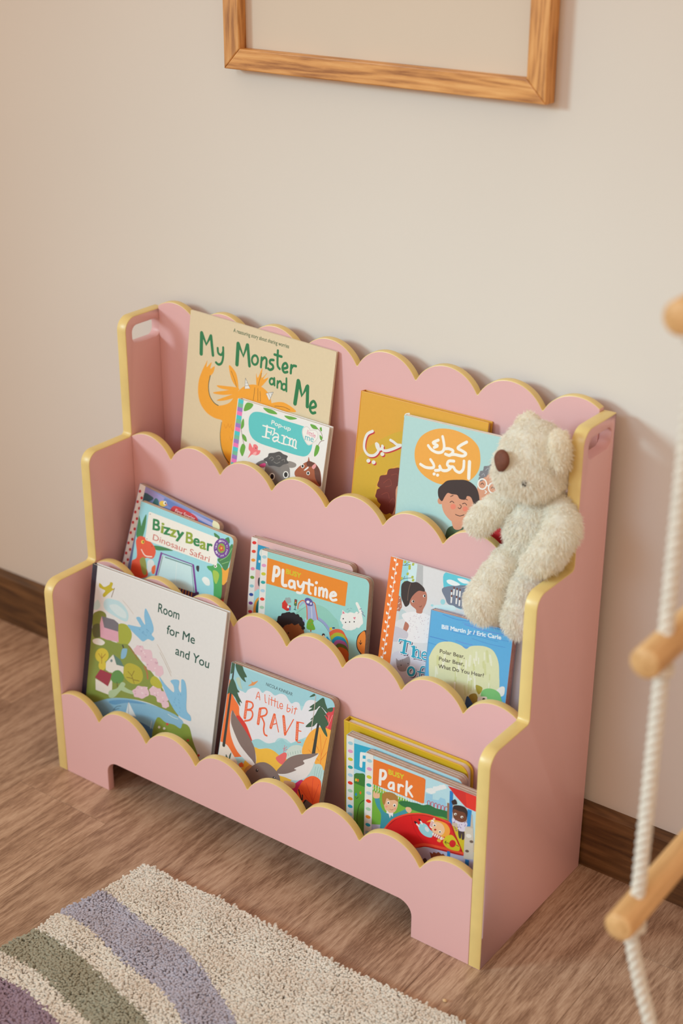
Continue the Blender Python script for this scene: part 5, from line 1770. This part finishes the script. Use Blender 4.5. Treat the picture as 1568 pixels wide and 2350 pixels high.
def furry(name, V, F, length, density, base=(255, 251, 241), down=0.5, parent=bear):
    """plush part: a soft body with real fur strands rooted on it"""
    V = rest(V)
    a, b_, c = V[F[:, 0]], V[F[:, 1]], V[F[:, 2]]
    cr = np.cross(b_ - a, c - a)
    if (cr * ((a + b_ + c) / 3 - V.mean(0))).sum() < 0:
        cr = -cr
    ar = np.linalg.norm(cr, axis=1)
    n = int(ar.sum() / 2 * density)
    idx = rng.choice(len(F), n, p=ar / ar.sum())
    r1, r2 = np.sqrt(rng.random(n)), rng.random(n)
    P = a[idx] * (1 - r1)[:, None] + b_[idx] * (r1 * (1 - r2))[:, None] + c[idx] * (r1 * r2)[:, None]
    N = cr[idx] / np.maximum(ar[idx], 1e-12)[:, None]
    f = 1 / 0.0085
    clump = np.stack([np.sin(P[:, 0] * f * 2.1 + P[:, 2] * f * 1.3 + 1.0), np.sin(P[:, 1] * f * 1.9 + P[:, 0] * f * 1.1 + 2.0), np.sin(P[:, 2] * f * 2.0 + P[:, 1] * f * 1.2)], 1)
    d = 0.62 * N + 0.42 * clump + rng.normal(0, 0.32, (n, 3)) + np.array((0, 0, -down))
    d /= np.linalg.norm(d, axis=1)[:, None]
    L_ = length * rng.uniform(0.65, 1.15, n) * (1 + 0.22 * clump[:, 1])
    side = np.cross(d, rng.normal(0, 1, (n, 3)))
    side /= np.maximum(np.linalg.norm(side, axis=1), 1e-9)[:, None]
    sag = np.array((0, 0, -1.0)) * 0.35 + rng.normal(0, 0.18, (n, 3))
    rows = []
    for t, wd in ((0.0, 0.00036), (0.4, 0.00034), (0.75, 0.00026), (1.0, 0.00008)):
        q = P + d * (L_ * t)[:, None] + sag * (L_ * t * t)[:, None]
        rows += [q - side * wd, q + side * wd]
    S = np.stack(rows, 1)
    q = np.array([(0, 1, 3), (0, 3, 2), (2, 3, 5), (2, 5, 4), (4, 5, 7), (4, 7, 6)])
    SF = (q[None] + (np.arange(n) * 8)[:, None, None]).reshape(-1, 3) + len(V)
    bc = np.array(lin(base))
    tint = bc * (rng.uniform(0.90, 0.99, (n, 1)))
    tip = np.repeat(tint[:, None], 8, 1)
    col = np.concatenate([np.tile(bc, (len(V), 1)), tip.reshape(-1, 3)])
    o = tri_mesh(name, np.concatenate([V, S.reshape(-1, 3)]) - BO, np.concatenate([F, SF]), M_FUR, parent, col)
    return o


DEN = 5.5e5


def ellipsoid(c, r):
    c, r = np.array(c), np.array(r)

    def f(p):
        q = (p - c) / r
        k = np.linalg.norm(q, axis=1)
        return (k - 1) * r.min()
    return f


hc = at_y(1228, 1052, -0.086)                       # head
mz = at_y(1182, 1080, -0.112)                       # muzzle
e1, e2 = ellipsoid(hc, (0.046, 0.042, 0.051)), ellipsoid(mz, (0.029, 0.028, 0.030))
e3 = ellipsoid(at_y(1228, 1098, -0.098), (0.036, 0.032, 0.026))
V, F = surface((hc + mz * 0.35) / 1.35, lambda p: smin(smin(e1(p), e2(p), 0.012), e3(p), 0.012))
head = furry('head', V, F, 0.0058, DEN)
# nose on the muzzle tip
nc = at_y(1153, 1056, -0.1365)
nx = np.array((-0.30, -0.93, 0.18))
nx /= np.linalg.norm(nx)
nu_ = np.cross((0, 0, 1.0), nx)
nu_ /= np.linalg.norm(nu_)
nv_ = np.cross(nx, nu_)
VN, FN = [], []
NN = 28
for i in range(8):
    t = i / 7
    for k in range(NN):
        a = 2 * math.pi * k / NN
        rr = math.sin(t * math.pi / 2)
        x = 0.0135 * math.cos(a) * (1.0 - 0.28 * (math.sin(a) < 0) * abs(math.sin(a)))
        z = 0.0135 * math.sin(a) if math.sin(a) > 0 else 0.0155 * math.sin(a)
        VN.append(nc + nu_ * x * rr + nv_ * z * rr + nx * 0.0070 * math.cos(t * math.pi / 2) - BO)
for i in range(7):
    for k in range(NN):
        j = (k + 1) % NN
        FN.append((i * NN + k, i * NN + j, (i + 1) * NN + j, (i + 1) * NN + k))
FN.append(tuple(range(7 * NN, 8 * NN)))
o = mesh_obj('nose', VN, FN, M_NOSE, head, smooth=80)
o['label'] = 'dark brown stitched nose'
# eyes: dark stitched beads half sunk in the fur
for px, py, y in ((1204, 1109, -0.1310),):
    c = at_y(px, py, y)
    v, f = surface(c, ellipsoid(c, (0.0036, 0.0036, 0.0050)), 14, 10, 0.02)
    mesh_obj('eye', v - BO, f, mat('black_bead', (40, 32, 30), 0.15, 0.02), head, smooth=60)
# ears
for nm, c, r, ax in (('ear', at_y(1282, 1040, -0.100), (0.015, 0.013, 0.032), 0), ('ear', at_y(1216, 978, -0.075), (0.018, 0.013, 0.018), 0)):
    V, F = surface(c, ellipsoid(c, r), 22, 16, 0.06)
    e_ = furry(nm, V, F, 0.0058, DEN, (255, 249, 236), 0.35, head)
# torso, narrow enough low down to sit behind the front board of the tier
tc = at_y(1238, 1212, -0.084)
t1 = ellipsoid(tc + np.array((0, 0, 0.006)), (0.043, 0.030, 0.052))
t2 = ellipsoid(tc + np.array((0.0, -0.012, 0.0)), (0.040, 0.032, 0.042))
V, F = surface(tc, lambda p: smin(t1(p), t2(p), 0.012))
furry('torso', V, F, 0.0058, DEN)
# arms
furry('arm', *limb([at_y(1170, 1150, -0.100), at_y(1130, 1172, -0.106), at_y(1100, 1196, -0.108)], [0.017, 0.019, 0.018]), 0.0058, DEN)
furry('arm', *limb([at_y(1285, 1165, -0.088), at_y(1290, 1215, -0.112), at_y(1258, 1268, -0.128), at_y(1232, 1290, -0.132)], [0.020, 0.023, 0.022, 0.019]), 0.0058, DEN)
# legs over the front board
furry('leg', *limb([at_y(1192, 1268, -0.090), at_y(1160, 1300, -0.118), at_y(1134, 1342, -0.130), at_y(1119, 1378, -0.138)], [0.022, 0.023, 0.026, 0.0310]), 0.0058, DEN)
furry('leg', *limb([at_y(1240, 1285, -0.085), at_y(1218, 1330, -0.122), at_y(1203, 1385, -0.134), at_y(1196, 1418, -0.142)], [0.022, 0.022, 0.0235, 0.0255]), 0.0058, DEN)

# ---------------------------------------------------------------- crumb on the floor
rd = random.Random(2)
cp = hit_plane(1021, 2296, (0, 0, 0.002), np.array((0.0, 0, 1)))
v, f = surface(np.zeros(3), lambda p: ellipsoid((0, 0, 0), (0.0032, 0.0024, 0.0019))(p) + 0.0003 * np.sin(p[:, 0] * 2500) * np.sin(p[:, 1] * 2100 + 1), 14, 10, 0.01)
o = mesh_obj('crumb', v, f, mat('pale_crumb', (222, 186, 140), 0.8, 0.1, 300), smooth=50, loc=(cp[0], cp[1], 0.0019))
tag(o, 'tiny pale crumb lying on the wood floor beside the rug', 'crumb')
